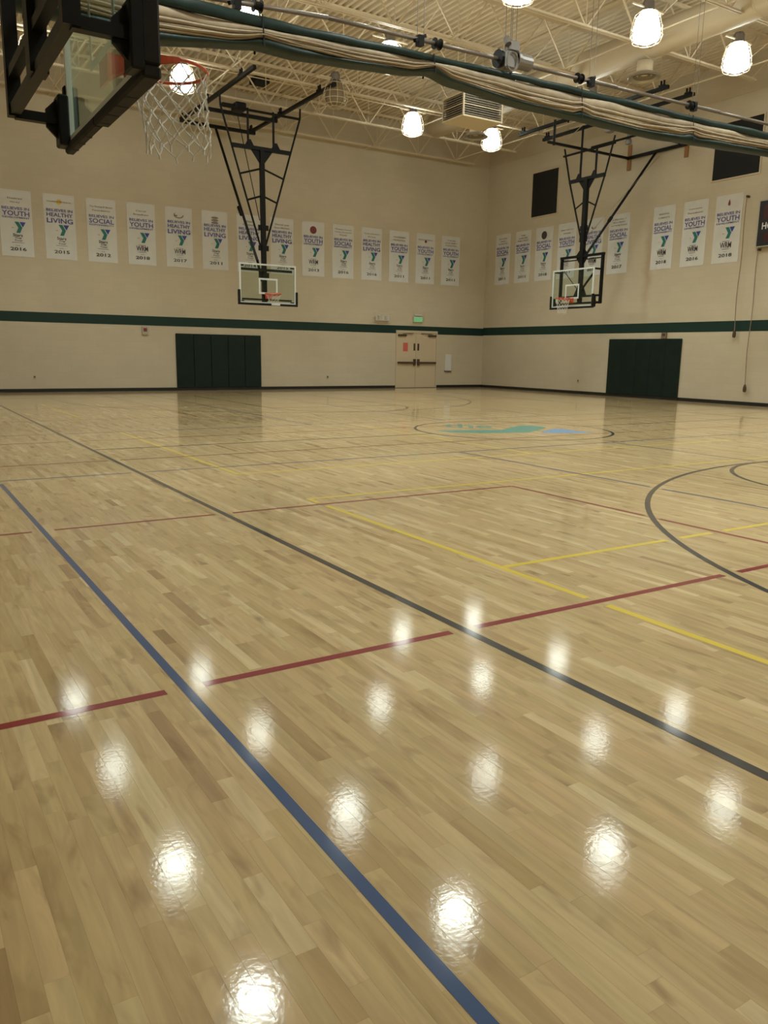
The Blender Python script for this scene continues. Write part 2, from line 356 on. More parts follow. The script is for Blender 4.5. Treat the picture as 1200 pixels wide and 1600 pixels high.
BT = .04
line_obj('court_line', 'broad blue line running away from the camera', [((BLUE_X, YN+1), (BLUE_X, 9.14-.2)), ((BLUE_X, 14.0), (BLUE_X, 24))], 'blue_line', H2, BT)
for y in (9.14, 13.87): line_obj('court_line', 'thin blue crosswise line', cutx(y, XA+.4, XB-1, [BK_X[0], BK_X[1]]), 'blue_line', H2, BT)
for x in (7.0, 10.12, 13.3):
    cy_ = BY[0]+math.sqrt(R3**2-(x-CX)**2)
    line_obj('court_line', 'thin blue lengthwise line', cuty(x, -2.5, 9.14, [cy_]) , 'blue_line', H2, BT)
    line_obj('court_line', 'thin blue lengthwise line', cuty(x, 13.87, 25.4, [2*CY-cy_]), 'blue_line', H2, BT)
for y in (3.07, 19.9):
    b = BY[0] if y < CY else BY[1]
    line_obj('court_line', 'red crosswise line', cutx(y, XA+.4, XB-1, [BK_X[0], BK_X[1], BLUE_X] + arc_x(y, b)), 'red_line', H3)
for s, y in ((1, 6.45), (-1, 2*CY-6.45)):
    ye = -2.5 if s == 1 else 25.4; b = BY[0] if s == 1 else BY[1]
    yc = b + s*math.sqrt(R3**2-(5.66-CX)**2)
    line_obj('court_line', 'red crosswise line ending in a corner', cutx(y, XA+.4, 5.66, [BK_X[0], BLUE_X]), 'red_line', H3, .044)
    line_obj('court_line', 'red lengthwise line meeting the corner', cuty(5.66, min(y, ye), max(y, ye), [yc]), 'red_line', H3, .044)
for y in (10.28, 12.66): line_obj('court_line', 'thin red crosswise line', cutx(y, XA+.4, XB-1, [BK_X[0], BK_X[1]] + ([CX-1.4, CX+1.4] if y > 12 else [CX-1.37, CX+1.37])), 'red_line', H3, .040)
YW = .051
line_obj('court_line', 'yellow lengthwise line of the near small court', cuty(3.38, -3.5, 6.77, [3.07, 6.45]), 'yellow_line', H4, YW)
line_obj('court_line', 'yellow end line of the near small court', [((3.38, 6.75), (12.4, 6.75))], 'yellow_line', H4, YW)
line_obj('court_line', 'yellow crossing line of the near small court', cutx(3.92, 3.41, 12.4, arc_x(3.92, BY[0])[:1] + [5.66]), 'yellow_line', H4, YW)
line_obj('court_line', 'yellow lengthwise line of the far small court', [((3.38, 8.52), (3.38, 13.8)), ((3.38, 16.65), (3.38, 21.4))], 'yellow_line', H4, YW)
line_obj('court_line', 'yellow end line of the far small court', [((3.38, 8.53), (12.4, 8.53))], 'yellow_line', H4, YW)
line_obj('court_line', 'yellow centre line of the far small court', [((7.83, 8.53), (7.83, 10.2)), ((7.83, 10.36), (7.83, 13.8))], 'yellow_line', H4, YW)
def flat(poly, z): return MB().add([(x, y, z) for x, y in poly], [tuple(range(len(poly)))])
obj('emblem_stroke', flat([(8.60, 11.93), (8.64, 11.55), (9.05, 11.22), (9.46, 11.08), (9.96, 10.95), (10.92, 11.50), (11.04, 11.70), (11.04, 12.00), (10.90, 12.16), (10.45, 11.95), (9.80, 11.52), (9.2, 11.72)], H4), M['teal_logo'], floor, label='teal bent stroke of the floor emblem')
obj('emblem_triangle', flat([(10.08, 10.78), (11.07, 10.40), (11.06, 11.20), (10.93, 11.33)], H4), M['blue_logo'], floor, label='light blue triangle of the floor emblem')
mb = MB()
vs, fs = text_geo('the')
e1 = Vector((.80, -.62, 0)).normalized()*.95; e2 = Vector((.55, .75, 0)).normalized()*.75
mb.add([Vector((9.72, 12.45, H4)) + e1*x + e2*y for x, y in vs], fs)
obj('emblem_lettering', mb, M['teal_logo'], floor, label='small teal lettering beside the floor emblem')
mb = MB(); arc(mb, (10.10, 10.05), .055, 0, 2*PI, .03, H4, 16)
obj('emblem_registered_mark', mb, M['teal_logo'], floor)

# ---- walls
wa = struct('wall_far', MB().box((XA-.2, YA, -.1), (XB+.2, YA+.25, ZD+.3)), M['wallx'])
wb = struct('wall_right', MB().box((XB, YN-.2, -.1), (XB+.25, YA, ZD+.3)), M['wally'])
struct('wall_left', MB().box((XA-.25, YN-.2, -.1), (XA, YA, ZD+.3)), M['wallp'])
struct('wall_near', MB().box((XA, YN-.25, -.1), (XB, YN, ZD+.3)), M['wallx'])
ZS0, ZS1 = 2.165, 2.47
DX0, DX1 = 17.68, 19.71
struct('trim_1', MB().box((XA, YA-.004, ZS0), (DX0, YA, ZS1)).box((DX0, YA-.004, 2.29), (DX1, YA, ZS1)).box((DX1, YA-.004, ZS0), (XB, YA, ZS1)), M['green_trim'])
struct('trim_2', MB().box((XB-.004, YN, ZS0+.02), (XB, YA-.004, ZS1+.03)), M['green_trim'])
struct('trim_3', MB().box((XA, YN, ZS0), (XA+.004, YA-.004, ZS1)), M['green_trim'])
struct('baseboard_far', MB().box((XA, YA-.012, 0), (DX0, YA, .105)).box((DX1, YA-.012, 0), (XB, YA, .105)), M['base'])
struct('baseboard_right', MB().box((XB-.012, YN, 0), (XB, YA-.012, .105)), M['base'])
struct('baseboard_left', MB().box((XA, YN, 0), (XA+.012, YA-.012, .105)), M['base'])
struct('trim_4', MB().box((XA, YA-.012, 8.93), (XB, YA, 8.99)), M['wallx'])
struct('trim_5', MB().box((XB-.012, YN, 8.93), (XB, YA-.012, 8.99)), M['wallp'])

# ---- roof deck: corrugated steel, flutes running away from the camera
mb = MB(); pitch = .2032; n = int((XB - XA)/pitch) + 1; prof = []
for i in range(n):
    x = XA + i*pitch
    prof += [(x, ZD), (x+.075, ZD), (x+.10, ZD+.075), (x+.178, ZD+.075)]
prof.append((XA + n*pitch, ZD)); prof = [(min(x, XB), z) for x, z in prof]
vs = [(x, y, z) for y in (YN, YA) for x, z in prof]; k = len(prof)
mb.add(vs, [(i+1, i, k+i, k+i+1) for i in range(k-1)])
mb.box((XA-.2, YN-.2, ZD+.12), (XB+.2, YA+.2, ZD+.3))
struct('ceiling', mb, M['deck'])

# ---- roof joists
JY = [26.94 - 2.44*i for i in range(13)]
ordn = ['first', 'second', 'third', 'fourth', 'fifth', 'sixth', 'seventh', 'eighth', 'ninth', 'tenth', 'eleventh', 'twelfth', 'thirteenth']
ZB, ZT = 8.80, 9.93
def chord(mb, x0, x1, y, z, h):
    mb.box((x0, y-.062, z-.006), (x1, y-.010, z+.006)); mb.box((x0, y+.010, z-.006), (x1, y+.062, z+.006))
    s = h if z < 9.4 else -h
    for d in (-.016, .010): mb.box((x0, y+d, min(z, z+s)), (x1, y+d+.006, max(z, z+s)))
    return mb
for j, y in enumerate(JY):
    lab = 'cream open-web roof joist, %s from the banner wall beside the double door' % ordn[j]
    t = thing('roof_joist', lab, 'joist', (10, y, ZB), 'roof joists under the corrugated deck')
    obj('bottom_chord', chord(MB(), XA+1.3, 20.95, y, ZB, .06), M['steel'], t)
    obj('top_chord', chord(MB(), XA, XB, y, ZD-.008, .07), M['steel'], t)
    if 26.9 >= y - .1 and y > 9:       # the joists in view carry every web member singly
        x = 20.02
        nodes = []
        while x > 0: nodes.append(x); x -= 1.83
        r = .019
        obj('end_web', MB().tube((20.75, y, ZB), (XB-.05, y, ZT), r, 6), M['steel'], t)
        for x in nodes:
            obj('web_member', MB().bar((x+.02, y, ZB+.01), (x+.90, y, ZT), .035, .035), M['steel'], t)
            obj('web_member', MB().bar((x-.02, y, ZB+.01), (x-.90, y, ZT), .035, .035), M['steel'], t)
            obj('web_post', MB().tube((x, y, ZB), (x, y, ZT), .012, 5), M['steel'], t)
    else:
        mb = MB(); x = 20.02
        while x > 0:
            mb.bar((x+.02, y, ZB+.01), (x+.90, y, ZT), .035); mb.bar((x-.02, y, ZB+.01), (x-.90, y, ZT), .035); x -= 1.83
        obj('web', mb, M['steel'], t, kind='stuff')
for k, x in enumerate((19.93, 16.15, 12.45, 8.8, 5.1, 1.5)):
    t = thing('bridging_bar', 'cream bridging bars tying the joists together, %s run from the right-hand wall' % ordn[k], 'brace', (x, 10, ZB), 'bridging between the roof joists')
    obj('lower_bar', MB().bar((x, YN, ZB+.035), (x, YA, ZB+.035), .032, .032), M['steel'], t)
    obj('upper_bar', MB().bar((x, YN, ZT-.05), (x, YA, ZT-.05), .032, .032), M['steel'], t)
    mb = MB()
    for y in JY[:7]: mb.tube((x, y-.08, ZB+.04), (x, y-2.36, ZT-.06), .012, 5)
    obj('cross_brace', mb, M['steel'], t)
tag(obj('conduit', MB().tube((XA, 22.35, 8.93), (16.6, 22.35, 8.93), .014, 6), M['steel'], origin=(10, 22.35, 8.93)), 'thin cream conduit feeding the far row of ceiling lamps', 'conduit')
tag(obj('conduit', MB().tube((XA, 22.85, 8.98), (16.6, 22.85, 8.98), .014, 6), M['steel'], origin=(10, 22.85, 8.98)), 'thin cream conduit just behind the far row of ceiling lamps', 'conduit')

# ---- ceiling lamps
def add_spot(t):
    ld = bpy.data.lights.new('lamp_light', 'SPOT'); ld.energy = SPOT_W; ld.spot_size = math.radians(132); ld.spot_blend = .75
    ld.shadow_soft_size = .27; ld.color = LAMP_COL
    lo = bpy.data.objects.new('lamp_light', ld); col.objects.link(lo); lo.parent = t; lo.location = (0, 0, -.35)
cage_prof = [(.15, .33), (.27, .23), (.335, .0), (.35, -.17), (.30, -.30), (.16, -.36)]
def lamp(x, y, label, group, lit=True):
    t = thing('ceiling_lamp', label, 'lamp', (x, y, LAMP_Z), group); c = (x, y, LAMP_Z)
    obj('globe', MB().lathe(c, [(.001, .32), (.13, .31), (.22, .21), (.27, .04), (.295, -.15), (.27, -.26), (.14, -.315), (.001, -.32)]), M['bglass' if lit else 'dead'], t, smooth=True)
    obj('housing', MB().lathe(c, [(.001, .54), (.10, .54), (.13, .49), (.13, .36), (.16, .31), (.001, .32)], 14), M['grey'], t)
    mb = MB()
    for i in range(10):
        a = 2*PI*i/10; mb.path([Vector(c) + Vector((r*math.cos(a), r*math.sin(a), z)) for r, z in cage_prof], .006, 4)
    for r, z in cage_prof[1:]: mb.ring((x, y, LAMP_Z+z), r, .006, 20, 4)
    obj('wire_guard', mb, M['steel'], t)
    obj('hanger', MB().tube((x, y, LAMP_Z+.36), (x, y, 8.86), .02, 6).bar((x-.5, y, 8.86), (x+.5, y, 8.86), .03), M['steel'], t)
    if lit: add_spot(t)
rown = ['row nearest the far wall', 'second row from the far wall', 'third row from the far wall', 'fourth row from the far wall', 'fifth row, over the near court', 'sixth row, behind the camera']
for j, y in enumerate(LAMP_Y):
    for i, x in enumerate(LAMP_X):
        if (i, j) == (2, 0): continue
        lamp(x, y, 'caged glowing ceiling lamp, %s from left, %s' % (ordn[i], rown[j]), 'high bay lamps row %s' % ordn[j])

# ---- duct with round diffusers
t = thing('air_duct', 'large round cream air duct running between the joists on the right', 'duct', (17.05, 14, 9.07))
mb = MB(); DR = .38
mb.tube((17.05, -2, 9.07), (17.05, 24.2, 9.07), DR, 24); obj('duct_pipe', mb, M['duct'], t, smooth=True)
for y in (3, 6, 9, 12, 15, 18, 21): obj('duct_seam', MB().lathe((0, 0, 0), [(DR+.002, -.03), (DR+.014, -.02), (DR+.014, .02), (DR+.002, .03)], 24), M['duct'], t)
seams = [o for o in t.children if o.name.startswith('duct_seam')]
for o, y in zip(seams, (3, 6, 9, 12, 15, 18, 21)):
    o.data = o.data.copy(); 
    for v in o.data.vertices:
        p = v.co + ORG[t]; v.co = Vector((17.05 + p.x, y + p.z, 9.07 + p.y)) - ORG[t]
def diffuser(x, y, z, top, label):
    t = thing('ceiling_diffuser', label, 'vent', (x, y, z), 'round ceiling diffusers')
    c = (x, y, z)
    obj('neck', MB().tube((x, y, z+.02), (x, y, top), .2, 18), M['duct'], t, smooth=True)
    for k, (r0, r1) in enumerate(((.40, .28), (.27, .16), (.15, .03))):
        obj('diffuser_cone', MB().lathe(c, [(r0, -.04+.02*k), (r0-.01, -.05+.02*k), (r1, .05), (r1, .06), (r0, -.03+.02*k)], 28), M['louvre' if k else 'alu'], t)
diffuser(17.05, 15.15, 8.32, 8.66, 'round ceiling diffuser under the big duct, the nearer one')
diffuser(17.05, 21.95, 8.30, 8.66, 'round ceiling diffuser beside the far right lamp, below the fan box')
lamp(11.55, 21.3, 'dark unlit brownish ceiling lamp near the left backstop', 'high bay lamps row first', lit=False)
tag(obj('roof_opening', MB().cbox((11.0, 25.6, 9.80), (11.5, 26.1, 9.97), .01), M['void'], origin=(11.25, 25.85, 9.8)), 'small dark square opening in the deck above the left backstop', 'vent')

# ---- louvred air box hung from the joists
HX0, HX1, HY0, HY1, HZ0, HZ1 = 14.45, 15.87, 19.2, 20.2, 7.90, 8.55
t = thing('air_handler', 'square cream air handler box with grey louvred sides hanging below the joists', 'fan unit', (15.2, 19.7, HZ0))
mb = MB(); e = .045
for x in (HX0, HX1-e):
    for y in (HY0, HY1-e): mb.box((x, y, HZ0), (x+e, y+e, HZ1))
for z in (HZ0, HZ1-e):
    mb.box((HX0+e, HY0, z), (HX1-e, HY0+e, z+e)).box((HX0+e, HY1-e, z), (HX1-e, HY1, z+e)).box((HX0, HY0+e, z), (HX0+e, HY1-e, z+e)).box((HX1-e, HY0+e, z), (HX1, HY1-e, z+e))
obj('box_frame', mb, M['steel'], t); obj('bottom_panel', MB().box((HX0+.01, HY0+.01, HZ0+.004), (HX1-.01, HY1-.01, HZ0+.02)), M['steel'], t)
obj('core', MB().box((HX0+.08, HY0+.08, HZ0+.03), (HX1-.08, HY1-.08, HZ1-.03)), M['louvre'], t)
nl = 9
for k in range(nl):
    z = HZ0 + e + .01 + (HZ1-HZ0-2*e-.02)*(k+.5)/nl
    obj('louvre', MB().box((HX0+e, HY0+.006, z-.012), (HX1-e, HY0+.05, z+.012)), M['louvre'], t)
    obj('louvre', MB().box((HX0+.006, HY0+e, z-.012), (HX0+.05, HY1-e, z+.012)), M['louvre'], t)
zm = (HZ0+HZ1)/2
obj('mid_rail', MB().box((HX0+e, HY0-.004, zm-.012), (HX1-e, HY0+.02, zm+.012)).box((HX0-.004, HY0+e, zm-.012), (HX0+.02, HY1-e, zm+.012)), M['steel'], t)
obj('duct_stub', MB().box((HX0+.25, HY0+.2, HZ1), (HX1-.25, HY1-.2, 9.2)), M['duct'], t)
for x in (HX0+.03, HX1-.03):
    for y in (HY0+.03, HY1-.03): obj('hanger_rod', MB().tube((x, y, HZ1), (x, y, ZD), .01, 6), M['steel'], t)

# ================================================================== BACKSTOPS
def tf(O, A, B):      # local (a lateral, b towards the court, z up) -> world
    return Matrix(((A[0], B[0], 0, O[0]), (A[1], B[1], 0, O[1]), (0, 0, 1, 0), (0, 0, 0, 1)))
def backboard(t, T, w, z0, z1, zr, pad_t=.05, tgt=(.61, .46), blackframe=False):
    h = w/2
    obj('glass_pane', MB(T).box((-h+.03, -.012, z0+.03), (h-.03, .0, z1-.03)), M['glass'], t)
    fw = .045
    mb = MB(T).box((-h, -.03, z0), (h, .006, z0+fw)).box((-h, -.03, z1-fw), (h, .006, z1)).box((-h, -.03, z0+fw), (-h+fw, .006, z1-fw)).box((h-fw, -.03, z0+fw), (h, .006, z1-fw))
    obj('board_frame', mb, M['bframe'], t)
    tw, th = tgt; zt = zr; s = .05
    mb = MB(T).box((-tw/2, .001, zt), (tw/2, .004, zt+s)).box((-tw/2, .001, zt+th-s), (tw/2, .004, zt+th)).box((-tw/2, .001, zt+s), (-tw/2+s, .004, zt+th-s)).box((tw/2-s, .001, zt+s), (tw/2, .004, zt+th-s))
    obj('target_square', mb, M['bframe'], t)
    p = pad_t
    obj('bottom_pad', MB(T).cbox((-h-p, -.045, z0-p), (-.10, .05 if not blackframe else .018, z0+.012), .012), M['padm'], t)
    obj('bottom_pad', MB(T).cbox((-.10, -.045, z0-p), (h+p, .05, z0+.012), .012), M['padm'], t)
    if blackframe:
        for a in (-.80, -.60, -.40, -.02, .18, .38, .58): obj('pad_slot', MB(T).box((a-.012, -.030, z0-p-.002), (a+.012, .010 if a < -.1 else .035, z0-p+.004)), M['void'], t)
    for s_ in (-1, 1):
        a0, a1 = sorted((s_*(h-.012), s_*(h+p))); obj('side_pad', MB(T).cbox((a0, -.045, z0+.012), (a1, .05, z0+.38), .012), M['padm'], t)
    # rim: ring, side brace plate, back plate
    cz = Vector((0, .385, zr)); R = .2375
    mb = MB(T)
    mb.ring(cz, R, .010, 40, 8)
    r = obj('rim', mb, M['orange'], t, smooth=True)
    mb = MB(T); vs = []; fs = []; n = 22      # gusset band hugging the board side of the ring
    for i in range(n+1):
        a = PI*1.0 + PI*i/n if True else 0
        x = math.cos(a)*(R+.012); y = .385 + math.sin(a)*(R+.012); dz = .058*(.45 + .55*min(1, 4*i/n, 4*(n-i)/n))
        vs += [(x, y, zr+.004), (x, y, zr-dz)]
    for i in range(n): fs.append((2*i, 2*i+2, 2*i+3, 2*i+1))
    mb.add(vs, fs)
    mb.add([(v[0]*1.03, v[1]-.006, v[2]) for v in vs], [tuple(reversed(f)) for f in fs])
    obj('rim_gusset', mb, M['orange'], r)
    mb = MB(T).box((-.1, .004, zr-.14), (.1, .02, zr+.02)).add([(-.09, .02, zr+.008), (.09, .02, zr+.008), (.06, .18, zr+.008), (-.06, .18, zr+.008), (-.09, .02, zr-.12), (.09, .02, zr-.12), (.06, .165, zr-.03), (-.06, .165, zr-.03)],
        [(0, 1, 2, 3), (7, 6, 5, 4), (0, 4, 5, 1), (1, 5, 6, 2), (2, 6, 7, 3), (3, 7, 4, 0)])
    obj('rim_bracket', mb, M['orange'], r)
    return r, cz
def net(r, T, zr, depth, rad, rows, n, seed, sag=0, top=.2375):
    g = random.Random(seed); mb = MB(T); P = []
    for k in range(rows+1):
        f = k/rows; R = top*(1-f)**.9*.5 + top*.5*(1 - .08*f); R = top*(1 - .42*f**.7); row = []
        for i in range(n):
            a = 2*PI*(i + .5*(k % 2))/n
            j = .010*f if k else 0
            z = zr - .012 - depth*f + g.uniform(-.012, .012)*f
            pull = sag*f
            row.append(Vector((R*math.cos(a) + g.uniform(-j, j) + pull*.03, .385 + R*math.sin(a) + g.uniform(-j, j) + pull*.12*max(0, math.sin(a)), z)))
        P.append(row)
    for k in range(rows):
        for i in range(n):
            q = P[k+1][i]; s = P[k+1][(i-1) % n] if k % 2 == 0 else P[k+1][(i+1) % n]
            for e_ in (q, s):
                m_ = (P[k][i]+e_)/2 + Vector((g.uniform(-.004, .004), g.uniform(-.004, .004), -.003))
                mb.path([P[k][i], m_, e_], rad, 4)
        for i in range(n):
            if k: mb.tube(P[k][i]+Vector((0, 0, .008)), P[k][i]-Vector((0, 0, .008)), rad*2.1, 5)
    for i in range(n):
        mb.path([P[rows][i], P[rows][i]+Vector((g.uniform(-.006, .006), g.uniform(-.006, .006), -.02 - .02*g.random()))], rad*1.4, 4)
    return obj('net', mb, M['net'], r)
BK = M['black']
def gus(mb, pts, b0=-.01, b1=.01):    # plate in the a-z plane
    mb.prism(pts, b1-b0, lambda u, v, w_: (u, b0+w_, v)); return mb
def plate_bz(mb, pts, a, th):      # plate in the b-z plane
    mb.prism(pts, th, lambda u, v, w_: (a-th/2+w_, u, v)); return mb

def framed_backstop(O, A, B, label, z0, z1, zr, arm_a, wall_d, dz, tubes, left_ext, netseed, shift=0.0, net_d=.45, light_streaks=False):
    T = tf(O, A, B); W = T
    t = thing('basketball_backstop', label, 'basketball hoop', (O[0], O[1], 0), 'ceiling hung basketball backstops')
    r, cz = backboard(t, T, 1.83, z0, z1, zr, blackframe=(netseed == 1))
    net(r, T, zr, net_d, .0046 if netseed == 1 else .003, 7, 12, netseed, sag=1 if netseed == 1 else 0)
    fb = -.36; ft = 4.56+dz; fl = 3.06+dz
    obj('frame_top_rail', MB(T).bar((-.96, fb, ft), (.96, fb, ft), .075, .075).bar((-.93, fb, ft-.11), (.93, fb, ft-.11), .04, .03), BK, t)
    obj('frame_lower_rail', MB(T).bar((-.92, fb, fl+.02), (.92, fb, fl+.02), .06, .06), BK, t)
    obj('frame_upper_rail', MB(T).bar((-.92, fb, fl+.235), (.92, fb, fl+.235), .06, .06), BK, t)
    for s in (-1, 1):
        obj('frame_post', MB(T).bar((s*.90, fb, fl-.02), (s*.90, fb, ft), .075, .085), BK, t)
        obj('frame_arm', MB(T).bar((s*.90, fb, fl), (s*.90, -.03, fl), .06, .06), BK, t)
        obj('frame_arm', MB(T).bar((s*.90, fb, z1-.05), (s*.90, -.03, z1-.05), .05, .05), BK, t)
        mb = MB(T); plate_bz(mb, [(-.03, fl+.15), (-.10, fl+.13), (-.17, fl+.06), (-.17, fl-.05), (-.10, fl-.12), (-.03, fl-.15)], s*.90, .025)
        obj('corner_bracket', mb, BK, t)
        obj('corner_box', MB(T).cbox((s*.90-.07, -.10, z0-.02), (s*.90+.07, -.03, z0+.30), .01), BK, t)
    obj('mast_lower', MB(T).bar((0, fb, fl), (0, fb, ft), .13, .10), BK, t)
    mb = MB(T); gus(mb, [(-.28, fl+.26), (.28, fl+.26), (.09, fl+.62), (-.09, fl+.62)], fb-.012, fb+.012); gus(mb, [(-.26, ft-.03), (.26, ft-.03), (.09, ft-.25), (-.09, ft-.25)], fb-.012, fb+.012); gus(mb, [(-.26, ft+.03), (.26, ft+.03), (.09, ft+.22), (-.09, ft+.22)], fb-.012, fb+.012)
    obj('mast_gusset', mb, BK, t)
    obj('lift_strut', MB(T).tube((.62, fb+.06, ft-.55), (.13, fb+.06, fl+.45), .035, 8), BK, t)
    obj('lift_rod', MB(T).tube((-.72, fb+.06, ft-.42), (-.12, fb+.06, fl+.5), .012, 6), BK, t)
    za = 6.93
    obj('mast', MB(T).bar((0, fb, ft), (0, fb, za), .15, .12), BK, t)
    for z in (ft+.52, ft+.86): obj('mast_collar', MB(T).bar((-.15, fb, z), (.15, fb, z), .05, .16), BK, t)
    obj('crossbar', MB(T).bar((-.75, fb, za), (.75, fb, za), .10, .10), BK, t)
    mb = MB(T); gus(mb, [(-.34, za-.04), (.34, za-.04), (.09, za-.36), (-.09, za-.36)], fb-.012, fb+.012)
    for a in (-.36, .30): gus(mb, [(a-.13, za+.04), (a+.13, za+.04), (a+.03, za+.2), (a-.03, za+.2)], fb-.012, fb+.012)
    obj('crossbar_gusset', mb, BK, t)
    for s in (-1, 1):
        obj('outer_leg', MB(T).tube((s*1.07, fb, 8.0), (s*.76, fb, za), .028, 8).tube((s*.76, fb, za), (s*.05, fb, 4.95), .028, 8), BK, t)
        obj('diagonal_tie', MB(T).tube((s*.44, fb, 6.06), (s*.06, fb, 6.24), .024, 8), BK, t)
    for a, zt in ((-.30, 8.55), (.36, 7.78)): obj('inner_post', MB(T).tube((a, fb, za), (a, fb, zt), .035, 8), BK, t)
    obj('head_rail', MB(T).tube((-1.1, fb, 7.78), (1.1, fb, 7.78), .034, 8), BK, t)
    # wall arms and rail
    zw = 7.92; wd = -wall_d
    a0, a1 = arm_a
    obj('wall_rail', MB(T).bar((a0-.04, wd+.08, zw), (a1+.04, wd+.08, zw), .09, .09), BK, t)
    for a in arm_a:
        obj('wall_arm', MB(T).bar((a, wd+.08, zw), (a, left_ext, zw), .07, .07), BK, t)
        obj('arm_drop_post', MB(T).tube((a, left_ext-.25, zw-.06), (a, left_ext-.25, 8.6), .04, 8), BK, t)
        mb = MB(T)
        mb.box((a-.07, wd+.004, zw-.38), (a+.07, wd+.05, zw+.42))
        obj('wall_anchor', mb, M['rust'], t, label='rust stained wall anchor plank')
    obj('brace_leg', MB(T).tube((a0*.5+a1*.5, wd+.10, zw-.04), (shift, fb-.05, ft+.02), .042, 8), BK, t)
    obj('brace_coupling', MB(T).tube((shift+(a0+a1)/2*.33-shift*.33, fb-.05+(wd+.15-fb)*.33, ft+(zw-ft)*.33), (shift+(a0+a1)/2*.37-shift*.37, fb-.05+(wd+.15-fb)*.37, ft+(zw-ft)*.37), .06, 8), BK, t)
    for b, (p, q) in tubes:
        obj('ceiling_rail', MB(T).bar((p, b, 8.60), (q, b, 8.60), .09, .09), BK, t)
        for a in (p+.2, q-.2):
            obj('beam_clamp', MB(T).bar((a-.09, b, 8.66), (a+.09, b, 8.66), .12, .05).bar((a-.05, b, 8.68), (a-.05, b, 8.80), .03, .05).bar((a+.05, b, 8.68), (a+.05, b, 8.80), .03, .05), BK, t)
    obj('cross_tube', MB(T).tube((a0-.0, -.95, 8.02), (a1, -.95, 8.02), .035, 8), BK, t)
    obj('pull_cable', MB(T).tube(((a0+a1)/2+.3, wd+.25, zw-.2), (.1, fb-.1, 5.2), .006, 4), M['cable'], t)
    obj('winch', MB(T).cbox((.62, fb-.22, 8.15), (.86, fb+.02, 8.35), .03), M['grey'], t)
    obj('safety_catch', MB(T).lathe(Vector((.98, fb-.7, 8.0)), [(.001, .16), (.05, .14), (.06, .05), (.10, -.06), (.09, -.15), (.001, -.17)], 12), M['grey'], t)
    if light_streaks:
        obj('light_streak', MB(T).tube((-.95, fb, 8.30), (.35, fb+.2, 8.72), .008, 4).tube((-.9, fb, 8.60), (.55, fb+.2, 8.52), .008, 4), M['streak_wire'], t, label='bright wire standing in for a light streak')  # thin bright wires stand in for light streaks near the lamps
    return t
framed_backstop((19.34, 19.54), (0, -1), (-1, 0), 'black-framed basketball backstop with glass board before the right-hand wall', 2.94, 4.14, 3.20, (-.46, 1.84), XB-19.34, 0.0,
                [(.42, (-2.45, 3.6)), (-.66, (-2.45, 3.6))], .95, 2, shift=.1, light_streaks=True)
framed_backstop((1.28, 5.22), (0, -1), (1, 0), 'large dark basketball backstop seen from behind at upper left of the photo', 2.745, 3.93, 3.05, (-1.15, 1.15), 1.28-XA, -.17,
                [(.42, (-2.0, 2.5)), (-.66, (-2.0, 2.5))], .8, 1)

# the far-wall backstop has no frame behind its board
O = (10.17, 22.93); T = tf(O, (1, 0), (0, -1))
t = thing('basketball_backstop', 'basketball backstop with glass board before the far wall, above the left green pads', 'basketball hoop', (O[0], O[1], 0), 'ceiling hung basketball backstops')
r, cz = backboard(t, T, 1.83, 2.78, 3.93, 3.06, .05)
net(r, T, 3.06, .22, .002, 4, 10, 5, top=.2375)
obj('pad_badge', MB(T).box((.08, .051, 2.74), (.36, .056, 2.80)), M['bframe'], t)
fb = -.14
obj('board_rail', MB(T).bar((-.82, fb+.06, 3.76), (.82, fb+.06, 3.76), .05, .07), BK, t)
obj('board_rail', MB(T).bar((-.80, fb+.06, 2.90), (.80, fb+.06, 2.90), .05, .05), BK, t)
for s in (-1, 1):
    for z in (3.86, 2.84): obj('corner_clip', MB(T).box((s*.82-.06, -.07, z-.02), (s*.82+.06, -.03, z+.02)), BK, t)
obj('mast', MB(T).bar((-.04, fb-.05, 2.84), (-.07, fb-.05, 7.12), .13, .12), BK, t)
for z in (4.40, 4.98, 3.62): obj('mast_collar', MB(T).bar((-.21, fb-.05, z), (.11, fb-.05, z), .04, .15), BK, t)
za = 7.17; c0 = -.07
obj('crossbar', MB(T).bar((c0-.92, fb-.05, za), (c0+.92, fb-.05, za), .12, .10), BK, t)
mb = MB(T); gus(mb, [(c0-.34, za-.05), (c0+.34, za-.05), (c0+.09, za-.38), (c0-.09, za-.38)], fb-.06, fb-.04)
for a in (-.45, .38): gus(mb, [(a-.14, za+.05), (a+.14, za+.05), (a+.04, za+.22), (a-.04, za+.22)], fb-.06, fb-.04)
obj('crossbar_gusset', mb, BK, t)
for s in (-1, 1):
    obj('outer_leg', MB(T).tube((c0+s*1.25, fb-.05, 8.45), (c0+s*1.24, fb-.05, 8.17), .03, 8).tube((c0+s*1.24, fb-.05, 8.17), (c0+s*.05, fb-.05, 4.35), .030, 8), BK, t)
    obj('diagonal_tie', MB(T).tube((c0+s*.69, fb-.05, 6.42), (c0+s*.06, fb-.05, 6.62), .028, 8), BK, t)
    obj('diagonal_tie', MB(T).tube((c0+s*.47, fb-.05, 5.72), (c0+s*.06, fb-.05, 5.86), .028, 8), BK, t)
for a in (-.49, .31): obj('inner_post', MB(T).tube((a, fb-.05, za), (a, fb-.05, 8.22), .036, 8), BK, t)
obj('head_rail', MB(T).tube((c0-1.25, fb-.05, 8.17), (c0+1.25, fb-.05, 8.17), .036, 8), BK, t)
for b, x0, x1 in ((22.93-24.85, -1.22, 1.22), (22.93-26.6, -1.22, 1.22)):
    obj('ceiling_header', MB(T).bar((x0, b, 8.50), (x1, b, 8.50), .10, .10), BK, t)
